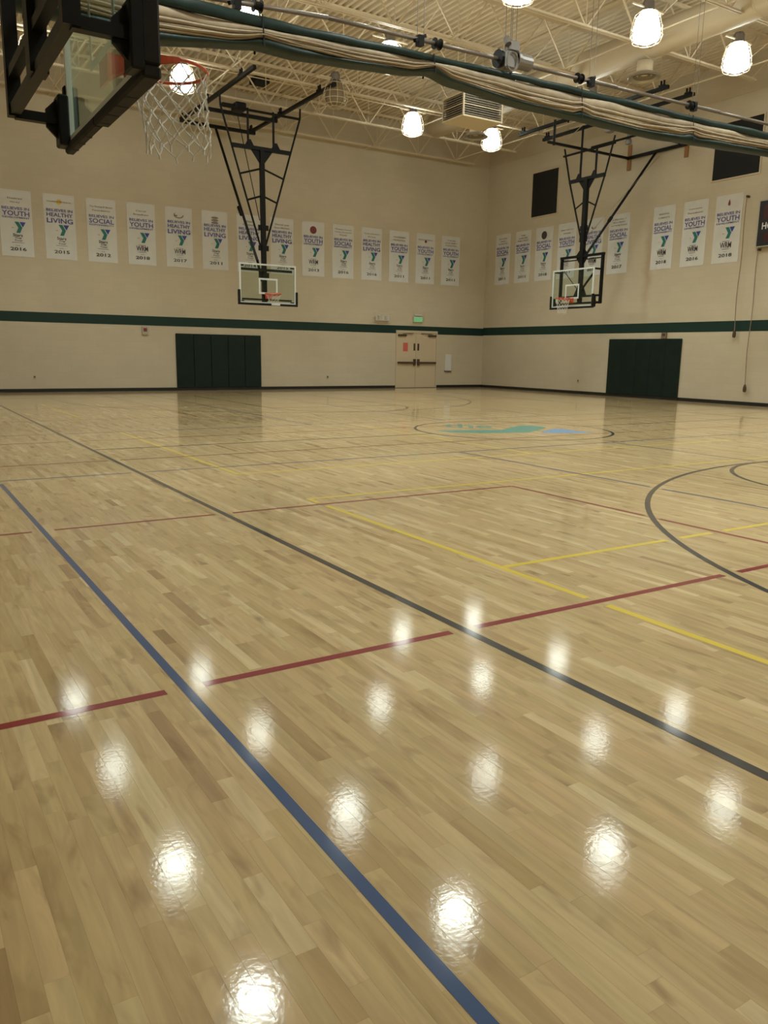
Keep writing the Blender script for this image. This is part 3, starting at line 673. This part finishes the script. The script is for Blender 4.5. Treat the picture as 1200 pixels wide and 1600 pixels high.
for x in (-1.18, 1.18):
    obj('ceiling_rail', MB(T).bar((x, 22.93-20.95, 8.60), (x, 22.93-26.95, 8.60), .09, .09), BK, t)
    for y in (21.98-.1, 24.5, 26.94-.1):
        b = 22.93-y; obj('beam_clamp', MB(T).bar((x, b-.09, 8.66), (x, b+.09, 8.66), .12, .05).bar((x, b-.05, 8.68), (x, b-.05, 8.80), .05, .03).bar((x, b+.05, 8.68), (x, b+.05, 8.80), .05, .03), BK, t)
obj('brace_leg', MB(T).tube((-.16, 22.93-26.55, 8.42), (-.24, fb-.08, 4.02), .042, 8).tube((-.24, fb-.08, 4.02), (-.10, fb-.08, 3.45), .042, 8), BK, t)
obj('brace_coupling', MB(T).tube((-.215, -1.68, 5.75), (-.22, -1.45, 5.5), .06, 8), BK, t)
obj('pull_rod', MB(T).tube((-.10, -1.9, 8.45), (-.12, fb-.15, 5.2), .014, 6), BK, t)
obj('winch', MB(T).cbox((-.62, -1.15, 8.30), (-.28, -.75, 8.52), .03), BK, t)
obj('winch_motor', MB(T).cbox((-1.0, -1.0, 8.36), (-.62, -.85, 8.46), .02), BK, t)

# ================================================================== DIVIDER CURTAIN
CYD = 11.3
TOP = [(-1.2, 5.86), (3.88, 5.904), (4.5, 5.916), (4.88, 5.916), (5.67, 5.916), (8.17, 5.981), (11.3, 6.042), (14.15, 6.066), (16.7, 6.129), (22.0, 6.20)]
GB = [(-1.2, 5.72), (3.45, 5.742), (4.43, 5.757), (4.88, 5.77), (5.46, 5.783), (7.92, 5.888), (11.0, 5.926), (14.16, 5.962), (16.7, 5.991), (22, 6.08)]
BG = [(-1.2, 5.50), (1.9, 5.56), (2.4, 5.46), (3.44, 5.415), (4.45, 5.50), (4.72, 5.561), (4.91, 5.632), (5.1, 5.622), (5.46, 5.608), (6.5, 5.62), (7.45, 5.68), (7.82, 5.787), (8.18, 5.672), (9.27, 5.617), (10.3, 5.58), (10.85, 5.60), (11.03, 5.66), (11.3, 5.60), (12.6, 5.60), (13.8, 5.66), (14.05, 5.73), (14.3, 5.69), (16.75, 5.79), (17.1, 5.86), (17.5, 5.78), (22, 5.85)]
BO = [(-1.2, 5.40), (3.44, 5.30), (4.87, 5.51), (5.46, 5.49), (7.44, 5.64), (7.83, 5.704), (8.18, 5.635), (9.53, 5.55), (11.03, 5.539), (13.17, 5.535), (14.0, 5.571), (16.77, 5.70), (22, 5.78)]
def itp(tab, x):
    for (x0, y0), (x1, y1) in zip(tab, tab[1:]):
        if x <= x1: return y0 + (y1-y0)*max(0, (x-x0))/(x1-x0)
    return tab[-1][1]
cur = thing('divider_curtain', 'gathered beige and dark green divider curtain hung across the hall in folds', 'curtain', (10.4, CYD, 5.5))
NX = 260
def sweep(zlo, zhi, dep, seed, yoff=0.0, pts=12, wob=.012):
    g = random.Random(seed); ph = [g.uniform(0, 6.28) for _ in range(4)]; mb = MB(); vs = []; fs = []
    for i in range(NX+1):
        x = XA+.06 + (XB-XA-.14)*i/NX; a = zlo(x); b = zhi(x); c = (a+b)/2; h = max(.012, (b-a)/2)
        w1 = wob*math.sin(x*2.1+ph[0]) + wob*.6*math.sin(x*5.3+ph[1])
        for k in range(pts):
            t_ = 2*PI*k/pts; ct, st = math.cos(t_), math.sin(t_)
            px = math.copysign(abs(ct)**.55, ct); pz = math.copysign(abs(st)**.8, st)
            vs.append((x, CYD + yoff + w1 + px*(dep + wob*.8*math.sin(x*3.7+ph[2])), c + pz*h + wob*.25*math.sin(x*7+ph[3])))
    for i in range(NX):
        for k in range(pts): fs.append((i*pts+k, i*pts+(k+1) % pts, (i+1)*pts+(k+1) % pts, (i+1)*pts+k))
    fs += [tuple(range(pts)), tuple(range((NX+1)*pts-1, NX*pts-1, -1))]
    return mb.add(vs, fs)
obj('top_band', sweep(lambda x: itp(GB, x), lambda x: itp(TOP, x), .05, 11, -.06, wob=.014), M['curt_g'], cur, smooth=True, label='dark green vinyl band')
cuts = [0, .12, .25, .39, .56, 1.0]
for k in range(5):
    f0, f1 = cuts[k], cuts[k+1]
    lo = lambda x, f=f0: itp(BG, x) + (itp(GB, x)-itp(BG, x))*f
    hi = lambda x, f=f1: itp(BG, x) + (itp(GB, x)-itp(BG, x))*(f+.03)
    obj('curtain_fold', sweep(lo, hi, .13+.018*(k % 2) - .012*k, 20+k, -.02*(k % 2), wob=.012), M['curt_b'], cur, smooth=True)
obj('bottom_band', sweep(lambda x: itp(BO, x), lambda x: itp(BG, x)+.015, .15, 31, .02, wob=.008), M['curt_g'], cur, smooth=True, label='dark green vinyl hem')
for x in (1.9, 4.93, 7.82, 11.03, 14.08, 17.1, 20.1):
    mb = MB().bar((x, CYD-.165, itp(BO, x)-.01), (x, CYD-.10, itp(TOP, x)+.01), .018, .006).bar((x, CYD+.19, itp(BO, x)-.01), (x, CYD+.10, itp(TOP, x)+.01), .03, .006)
    obj('lift_strap', mb.tube((x, CYD, itp(TOP, x)-.02), (x, CYD, itp(TOP, x)+.06), .006, 4), BK, cur)
tp = thing('drive_pipe', 'long grey-brown curtain winding pipe above the divider curtain', 'pipe', (10.4, CYD, 6.2))
def zp(x): return 5.98 + (x-3.9)*.075 if x < 6 else 6.14 + (x-6)*.0165
mb = MB().path([(x, CYD, zp(x)) for x in (XA+.02, 2, 3.9, 6, 8, 10, 12, 15, 18, XB-.05)], .032, 10)
obj('pipe', mb, M['pipe'], tp, smooth=True)
for x in (4.9, 7.95, 11.05, 14.1, 17.2):
    obj('winding_drum', MB().tube((x-.05, CYD, zp(x)), (x+.05, CYD, zp(x)), .055, 12).tube((x-.06, CYD, zp(x)), (x-.045, CYD, zp(x)), .085, 14).tube((x+.045, CYD, zp(x)), (x+.06, CYD, zp(x)), .085, 14), BK, tp)
for x in (1.7, 4.6, 7.62, 11.35, 14.2, 17.7, 20.4):
    z = zp(x)
    obj('pipe_hanger', MB().bar((x-.13, CYD-.05, z-.05), (x+.13, CYD+.05, z+.10), .05, .05).box((x-.05, CYD-.05, z-.09), (x+.05, CYD+.05, z+.06)), BK, tp)
    obj('hanger_cable', MB().tube((x-.05, CYD, z+.05), (x-.06, CYD, ZD), .007, 4).tube((x+.07, CYD, z+.05), (x+.08, CYD, ZD), .007, 4), M['cable'], tp)
tm = thing('curtain_motor', 'grey electric motor with coiled cable on the curtain pipe', 'motor', (9.45, CYD, zp(9.45)))
z = zp(9.45)
obj('gearbox', MB().cbox((9.25, CYD-.14, z-.16), (9.52, CYD+.14, z+.12), .03), M['grey'], tm)
obj('motor_body', MB().tube((9.50, CYD-.05, z+.02), (9.82, CYD-.05, z+.02), .125, 16).tube((9.50, CYD-.05, z+.02), (9.55, CYD-.05, z+.02), .15, 16), M['grey'], tm, smooth=False)
obj('flange', MB().tube((9.17, CYD, z), (9.22, CYD, z), .14, 16).tube((9.22, CYD, z), (9.26, CYD, z), .10, 16), BK, tm)
obj('junction_box', MB().cbox((9.36, CYD-.09, z+.14), (9.58, CYD+.07, z+.31), .02).tube((9.33, CYD-.08, z+.22), (9.33, CYD-.02, z+.33), .055, 10), M['grey'], tm)
mb = MB()
for k in range(3): mb.path([(9.36+(.10+.012*k)*math.cos(a), CYD-.155-.008*k, z-.06+(.13+.01*k)*math.sin(a)) for a in [2*PI*i/18 for i in range(19)]], .007, 5)
obj('coiled_cable', mb, M['cable'], tm)
mb = MB()
for x in (9.33, 9.44, 9.47, 9.56): mb.tube((x, CYD, z+.12), (x, CYD, ZD), .008, 4)
obj('hanger_cable', mb, M['cable'], tm)

# ================================================================== BANNERS
def banner(T, W, H, kind, head, spon, year, label, group, origin):
    t = thing('wall_banner', label, 'banner', origin, group)
    g = random.Random(hash_(label)); mb = MB(T); nx, ny = 6, 12; vs = []; fs = []
    ph = g.uniform(0, 6)
    def wav(u, v): return .010 + .004*math.sin(3*u*PI + ph) + .004*math.sin(v*5 + ph)
    for j in range(ny+1):
        for i in range(nx+1):
            u = i/nx; v = j/ny; vs.append((u*W-W/2, -v*H, wav(u, v)))
    for j in range(ny):
        for i in range(nx): a = j*(nx+1)+i; fs.append((a, a+nx+1, a+nx+2, a+1))
    n_ = len(vs); vs += [(x, y, .0005) for x, y, _ in vs]
    rim = [i for i in range(nx+1)] + [(j+1)*(nx+1)-1 for j in range(1, ny+1)] + [ny*(nx+1)+i for i in range(nx-1, -1, -1)] + [j*(nx+1) for j in range(ny-1, 0, -1)]
    fs += [(rim[i], rim[(i+1) % len(rim)], rim[(i+1) % len(rim)]+n_, rim[i]+n_) for i in range(len(rim))]
    obj('cloth', mb.add(vs, fs), M['banner'], t, smooth=False)
    for u in (-1, 1): obj('grommet', MB(T).add([(u*(W/2-.035)+.012*math.cos(a), -.035+.012*math.sin(a), .0195) for a in [PI*i/4 for i in range(8)]], [tuple(range(8))]), M['alu'], t)
    D = .0195; w = W*.84
    y = -.29*H
    # header lines
    mb = MB(T); lines = [h for h in head if isinstance(h, str)]
    n = len(lines)
    for i, s in enumerate(lines):
        put_text(mb, s, 0, -H*(.115 + .058*i if n < 3 else .08 + .05*i) - (.02 if kind != 'HL' else .0), min(w*.92, .042*len(s)+.12), H*.026, D)
    if n: obj('header_lettering', mb, M['mute'], t)
    for h in head:
        if not isinstance(h, str):
            shp, c, yy, rr = h; mb = MB(T)
            if shp == 'disc': mb.add([(rr*math.cos(a), -H*yy + rr*math.sin(a), D) for a in [2*PI*i/20 for i in range(20)]], [tuple(range(20))])
            elif shp == 'badge':
                for k in range(3): mb.add([(rr*math.cos(a)*(1-.0*k), -H*yy + rr*.28*math.sin(a) + rr*(.62-.62*k), D) for a in [2*PI*i/16 for i in range(16)]], [tuple(range(16))])
            elif shp == 'swoosh':
                arcp = lambda r_, e: [(r_*math.cos(a), -H*yy + r_*.62*math.sin(a)+e, D) for a in [PI*(.8+1.2*i/14) for i in range(15)]]
                o_ = arcp(rr, 0); i_ = arcp(rr*.78, .012); k = len(o_); mb.add(o_+i_, [(i, i+1, k+i+1, k+i) for i in range(k-1)])
                mb.add([(-rr*.9, -H*yy+.0, D), (-rr*.2, -H*yy+.0, D), (-rr*.3, -H*yy-.035, D), (-rr*.85, -H*yy-.035, D)], [(0, 1, 2, 3)])
            elif shp == 'drop': mb.add([(rr*.8*math.sin(a)*(.5-.5*math.cos(a)) , -H*yy + rr*1.3*math.cos(a), D) for a in [2*PI*i/18 for i in range(18)]], [tuple(range(18))])
            obj('header_emblem', mb, M[c], t)
    mb = MB(T); pm = 'purple'
    if kind == 'HL':
        put_text(mb, 'BELIEVES IN', 0, -.245*H, w, .042*H, D); put_text(mb, 'HEALTHY', 0, -.315*H, w, .060*H, D); put_text(mb, 'LIVING', 0, -.405*H, w, .075*H, D); ly = -.465
    else:
        put_text(mb, 'BELIEVES IN', 0, -.275*H, w, .042*H, D)
        put_text(mb, 'YOUTH' if kind == 'Y' else 'SOCIAL', 0, -.350*H, w, .075*H, D)
        put_text(mb, 'DEVELOPMENT' if kind == 'Y' else 'RESPONSIBILITY', 0, -.412*H, w, .026*H, D); ly = -.475
    obj('slogan_lettering', mb, M[pm], t)
    # forked emblem
    s = .165*H; ox, oy = .10*W - s*.45, ly*H - s
    P = lambda pts: MB(T).add([(ox + x*s, oy + y_*s, D) for x, y_ in pts], [tuple(range(len(pts)))])
    obj('emblem_stroke', P([(0, 1), (.36, 1), (.66, .48), (.45, 0), (.10, 0), (.32, .48)]), M['teal'], t)
    obj('emblem_triangle', P([(.44, 1), (.98, 1), (.72, .52)]), M['royal'], t)
    mb = MB(T); put_text(mb, 'the', ox-.055, oy+.45*s, .075, .028, D); obj('emblem_lettering', mb, M['mute'], t)
    mb = MB(T)
    if spon == 'script':
        put_text(mb, 'Stars', 0.02, -.675*H, .30*W, .045*H, D); put_text(mb, 'Cup', .03, -.72*H, .20*W, .035*H, D); put_text(mb, 'Tour', .03, -.755*H, .26*W, .022*H, D)
        mb.box((-.17*W, -.790*H, D-.001), (.20*W, -.786*H, D))
    else:
        put_text(mb, 'WRM', .0, -.735*H, .42*W, .085*H, D); mb.box((-.13*W, -.682*H, D-.001), (.13*W, -.677*H, D)); mb.box((-.13*W, -.797*H, D-.001), (.13*W, -.792*H, D))
    obj('sponsor_mark', mb, M['dark'], t)
    mb = MB(T); put_text(mb, year, 0.01, -.885*H, .50*W, .052*H, D); put_text(mb, 'SINCE', 0, -.832*H, .13*W, .008*H, D); obj('year_lettering', mb, M['year'], t)
    return t
def hash_(s): return sum((i+1)*ord(c) for i, c in enumerate(s))
ROWA = [('Y', ['Desiree', 'Gray'], 'script', '2016'), ('HL', ['Healthy Arizona', ('disc', 'gold', .115, .075)], 'script', '2015'), ('S', ['The Thomas R. Brown', 'Foundation'], 'script', '2012'),
        ('Y', ['Carol', 'Broadbent'], 'wrm', '2018'), ('HL', [('swoosh', 'mute', .13, .17)], 'wrm', '2017'), ('HL', [('badge', 'mute', .155, .13)], 'script', '2011'),
        ('HL', ['Tim', 'Escobedo'], 'script', '2014'), ('HL', ['Daniel and', 'Rose Moreno'], 'script', '2015'), ('Y', [('disc', 'maroon', .15, .135)], 'wrm', '2013'),
        ('S', ['The Jasper-Stewart', 'Family Charitable', 'Trust'], 'script', '2016'), ('HL', ['Family and Henry', 'Price'], 'script', '2016'),
        ('Y', ['THE CHAPMAN', 'FOUNDATION'], 'script', '2011'), ('Y', ['PRESCOTT COMPANY', ('disc', 'maroon', .155, .055)], 'script', '2011'), ('Y', ['THE JIM', 'CLICK FAMILY', 'FOUNDATION'], 'script', '2011')]
DA = ['with a small two-line heading, at the left edge of the photo', 'with a small gold sun under its top edge', 'with two thin lines above the word SOCIAL', 'reading YOUTH above a large fork emblem and 2018',
      'with a grey swoosh heading, above the left end of the green pads', 'with a brown stacked badge heading, left of the far backstop', 'crossed by the brace leg of the far backstop', 'just right of the far backstop mast',
      'with a round dark red heading disc, right of the far backstop', 'reading SOCIAL with a three-line heading, right of the disc banner', 'reading HEALTHY LIVING above the emergency light', 'reading YOUTH, third from the room corner',
      'with a tiny round crest, second from the room corner', 'reading YOUTH, nearest the room corner']
for i, (k, hd, sp_, yr) in enumerate(ROWA):
    x0 = 3.50 + 1.2545*i; W, Hh = .91, 1.92; zt = 6.015 + .004*i
    T = Matrix(((1, 0, 0, x0+W/2), (0, 0, -1, YA), (0, 1, 0, zt), (0, 0, 0, 1)))
    banner(T, W, Hh, k, hd, sp_, yr, 'white far-wall banner ' + DA[i], 'white vinyl banners on the far wall', (x0+W/2, YA, zt))
ROWB = [(26.82, .88, 'S', ['THE THOMAS', 'CAROL', 'FOUNDATION'], 'script', '2011', 'reading SOCIAL, nearest the room corner'),
        (25.61, .89, 'S', ['THE', 'HASELTINE', 'FAMILY TRUST'], 'script', '2011', 'reading SOCIAL, second from the room corner'),
        (24.43, .93, 'S', [('disc', 'dark', .15, .15)], 'script', '2018', 'with a round black heading disc, below the black opening'),
        (23.20, .92, 'Y', ['JIMMY AND JOY', 'HOWARD'], 'script', '2011', 'reading YOUTH, behind the left half of the right backstop'),
        (21.88, .91, 'HL', [('swoosh', 'mute', .15, .12)], 'wrm', '2017', 'with a curled brown heading, behind the right backstop mast'),
        (20.72, .92, 'S', ['In Memory of', 'Mary Baker', 'and Family Friends'], 'script', '2017', 'crossed by the sloping brace leg of the right backstop'),
        (18.80, .84, 'S', ['ARIZONA', 'COMPLETE'], 'wrm', '2018', 'reading SOCIAL, alone right of the brace leg'),
        (17.62, .88, 'Y', ['Community', 'Foundation'], 'wrm', '2016', 'reading YOUTH with a two-line heading, middle of the right three'),
        (16.46, .92, 'Y', [('drop', 'maroon', .11, .075)], 'wrm', '2018', 'with a dark red flame heading, nearest the scoreboard')]
for (y0, W, k, hd, sp_, yr, d) in ROWB:
    Hh = 1.97; zt = 6.19
    T = Matrix(((0, 0, -1, XB), (-1, 0, 0, y0-W/2), (0, 1, 0, zt), (0, 0, 0, 1)))
    banner(T, W, Hh, k, hd, sp_, yr, 'white right-wall banner ' + d, 'white vinyl banners on the right wall', (XB, y0-W/2, zt))

# ================================================================== WALL FITTINGS
def wall_pads(T, w, h, label, origin):
    t = thing('wall_pad_set', label, 'wall pads', origin, 'dark green wall pads below the hoops')
    n = 5; pw = w/n
    for i in range(n):
        obj('pad_panel', MB(T).cbox((-w/2+i*pw+.002, .10, .004), (-w/2+(i+1)*pw-.002, h, .055), .014), M['pad'], t)
    obj('pad_base', MB(T).box((-w/2, .001, .0125), (w/2, .10, .03)), M['base'], t)
wall_pads(Matrix(((1, 0, 0, 10.285), (0, 0, -1, YA), (0, 1, 0, 0), (0, 0, 0, 1))), 3.13, 1.93, 'wide dark green padding on the far wall under the left hoop', (10.285, YA, 0))
wall_pads(Matrix(((0, 0, -1, XB), (-1, 0, 0, 18.79), (0, 1, 0, 0), (0, 0, 0, 1))), 3.07, 1.985, 'wide dark green padding on the right wall under the right hoop', (XB, 18.79, 0))

# double door
door = struct('door_1', MB().box((DX0, YA-.03, 2.19), (DX1, YA, 2.285)).box((DX0, YA-.03, 0), (DX0+.055, YA, 2.19)).box((DX1-.055, YA-.03, 0), (DX1, YA, 2.19)), M['door'])
DM = (DX0+DX1)/2 - .03
for s, (a, b) in ((-1, (DX0+.06, DM-.025)), (1, (DM+.025, DX1-.06))):
    lf = obj('door_leaf', MB().cbox((a, YA-.018, .012), (b, YA, 2.18), .003), M['door'], door)
    obj('panic_bar', MB().cbox((a+.02, YA-.10, .98), (b-.02, YA-.055, 1.05), .01).box((a+.02, YA-.06, .99), (a+.07, YA-.018, 1.04)).box((b-.07, YA-.06, .99), (b-.02, YA-.018, 1.04)), M['hw'], lf)
    e_ = b-.12 if s < 0 else a+.02
    obj('latch_case', MB().cbox((e_, YA-.09, .90), (e_+.10, YA-.018, 1.16), .01), M['hw'], lf)
    obj('pull_plate', MB().box((e_+.01, YA-.03, 1.50), (e_+.09, YA-.018, 1.78)), M['hw'], lf)
    c_ = a+.02 if s < 0 else b-.42
    obj('door_closer', MB().cbox((c_, YA-.08, 2.06), (c_+.40, YA-.018, 2.13), .01).bar((c_+.2, YA-.09, 2.15), (c_+(.75 if s < 0 else -.35), YA-.05, 2.175), .02), M['hw'], lf)
obj('astragal', MB().box((DM-.022, YA-.024, .012), (DM+.022, YA, 2.19)), M['door'], door)
tag(obj('door_notice', MB().box((18.02, YA-.021, 1.46), (18.25, YA-.0185, 1.80)), M['red'], origin=(18.1, YA, 1.6)), 'small red paper notice on the left leaf of the double door', 'notice')
struct('trim_6', MB().box((DX0, YA-.05, 0), (DX1, YA, .010)), M['hw'])
# emergency light and exit sign in wire cages
def cage(name, x0, x1, z0, z1, d, par):
    mb = MB()
    nx = max(3, int((x1-x0)/.07)); nz = max(3, int((z1-z0)/.07))
    for i in range(nx+1): x = x0+(x1-x0)*i/nx; mb.bar((x, YA-d, z0), (x, YA-d, z1), .006)
    for i in range(nz+1): z = z0+(z1-z0)*i/nz; mb.bar((x0, YA-d, z), (x1, YA-d, z), .006)
    for x in (x0, x1):
        for z in (z0, (z0+z1)/2, z1): mb.bar((x, YA-d, z), (x, YA, z), .006)
    obj(name, mb, M['steel'], par)
t = thing('emergency_light', 'caged emergency light unit above the stripe, left of the exit sign', 'light', (16.98, YA, 2.6))
obj('housing', MB().cbox((16.68, YA-.12, 2.62), (17.28, YA-.004, 2.78), .01), M['white'], t)
for x in (16.80, 17.12): obj('lamp_head', MB().tube((x, YA-.12, 2.80), (x, YA-.20, 2.78), .05, 12, .06), M['bframe'], t)
cage('wire_guard', 16.6, 17.36, 2.56, 2.90, .24, t)
t = thing('exit_sign', 'caged exit sign glowing green above the double door', 'sign', (18.68, YA, 2.6))
obj('housing', MB().cbox((18.48, YA-.07, 2.62), (18.92, YA-.004, 2.84), .01), M['white'], t)
obj('sign_face', MB().box((18.50, YA-.073, 2.64), (18.90, YA-.071, 2.82)), M['exit'], t)
mb = MB(Matrix(((1, 0, 0, 18.70), (0, 0, -1, YA-.074), (0, 1, 0, 2.73), (0, 0, 0, 1)))); put_text(mb, 'EXIT', 0, 0, .30, .11, .001); obj('lettering', mb, M['white'], t)
obj('top_lamp', MB().cbox((18.52, YA-.08, 2.87), (18.88, YA-.004, 2.93), .01), M['white'], t)
cage('wire_guard', 18.43, 18.98, 2.56, 3.02, .16, t)
t = thing('notice_rack', 'tall narrow white notice holder beside the double door', 'sign', (20.3, YA, .67))
obj('board', MB().cbox((20.13, YA-.03, .69), (20.45, YA-.002, 1.36), .004), M['white'], t); obj('ledge', MB().box((20.11, YA-.06, .66), (20.46, YA-.002, .69)), M['hw'], t)
def wall_box(name, x, z, w, h, m, label, cat, side='far', d=.06, inset='dark'):
    T = Matrix(((1, 0, 0, x), (0, 0, -1, YA), (0, 1, 0, z), (0, 0, 0, 1))) if side == 'far' else Matrix(((0, 0, -1, XB), (-1, 0, 0, x), (0, 1, 0, z), (0, 0, 0, 1)))
    o = T @ Vector((0, 0, 0)); t = thing(name, label, cat, o)
    obj('cover', MB(T).cbox((-w/2, -h/2, .002), (w/2, h/2, d), .004), m, t)
    obj('face', MB(T).box((-w*.3, -h*.1, d-.001), (w*.3, h*.32, d+.002)), M[inset], t)
wall_box('strobe_alarm', 7.69, 1.99, .20, .27, M['alu'], 'small boxed fire alarm strobe left of the far wall pads', 'alarm', inset='maroon')
wall_box('power_outlet', 4.17, .46, .08, .12, M['alu'], 'small outlet low on the far wall at left', 'outlet', d=.012)
wall_box('power_outlet', 14.6, .44, .08, .12, M['alu'], 'small outlet low on the far wall between pads and door', 'outlet', d=.012)
wall_box('power_outlet', 21.75, .47, .08, .12, M['alu'], 'small outlet low on the right wall beside the corner', 'outlet', 'right', .012)
wall_box('strobe_alarm', 17.98, 2.09, .20, .19, M['brown'], 'small brown alarm box perched above the right wall pads', 'alarm', 'right')
# black screened openings high on the right wall
for k, (y0, y1, z0, z1) in enumerate(((23.36, 24.76, 6.63, 8.23), (15.12, 16.68, 6.67, 8.24))):
    w = struct('window_%d' % (k+1), MB().box((XB-.012, y0, z0), (XB-.004, y1, z1)), M['void'], )
    e = .04
    obj('window_frame', MB().box((XB-.03, y0-e, z0-e), (XB-.004, y1+e, z0)).box((XB-.03, y0-e, z1), (XB-.004, y1+e, z1+e)).box((XB-.03, y0-e, z0), (XB-.004, y0, z1)).box((XB-.03, y1, z0), (XB-.004, y1+e, z1)), M['door'], w)
# scoreboard at the right edge
t = thing('scoreboard', 'black scoreboard with white lettering at the right edge of the photo', 'scoreboard', (XB, 13.6, 4.55))
SY0, SY1 = 12.2, 14.88
obj('case', MB().box((XB-.15, SY0, 4.58), (XB-.01, SY1, 5.82)), M['sign'], t)
e = .035
obj('edge_trim', MB().box((XB-.16, SY0-e, 4.55), (XB-.01, SY1+e, 4.58)).box((XB-.16, SY0-e, 5.82), (XB-.01, SY1+e, 5.85)).box((XB-.16, SY1, 4.58), (XB-.01, SY1+e, 5.82)).box((XB-.16, SY0-e, 4.58), (XB-.01, SY0, 5.82)), M['alu'], t)
T = Matrix(((0, 0, -1, XB-.15), (-1, 0, 0, 14.45), (0, 1, 0, 5.13), (0, 0, 0, 1)))
mb = MB(T); put_text(mb, 'HOME', 0, 0, .62, .19, .003); T2 = Matrix(((0, 0, -1, XB-.15), (-1, 0, 0, 12.65), (0, 1, 0, 5.13), (0, 0, 0, 1))); mb.T = T2; put_text(mb, 'GUEST', 0, 0, .66, .19, .003); obj('lettering', mb, M['signw'], t)
for y in (14.45, 12.65):
    obj('digit_window', MB().box((XB-.153, y-.3, 5.32), (XB-.149, y+.3, 5.70)).box((XB-.153, y-.22, 4.68), (XB-.149, y+.22, 4.94)), M['led'], t)
# two hanging control cords on the right wall
def cord(y, ztop, zend, label, dx=.12):
    t = thing('control_cord', label, 'cord', (XB-dx, y, zend), 'hanging control cords on the right wall')
    pts = [Vector((XB-dx+.01*math.sin(i), y + .02*math.sin(i*1.3), ztop + (zend+.1-ztop)*i/8)) for i in range(9)]
    obj('cable', MB().path(pts, .011, 5), M['cord'], t)
    p = pts[-1]
    obj('pendant', MB().lathe((p.x, p.y, zend), [(.001, .13), (.025, .12), (.045, .06), (.055, -.02), (.045, -.09), (.001, -.11)], 10), M['hw'], t)
    obj('cord_hook', MB().box((XB-dx-.02, y-.02, ztop), (XB-.002, y+.02, ztop+.06)), M['hw'], t)
cord(15.36, 6.0, 2.10, 'short hanging control cord ending just below the green stripe')
cord(14.83, 4.46, .50, 'long hanging control cord reaching down near the baseboard')
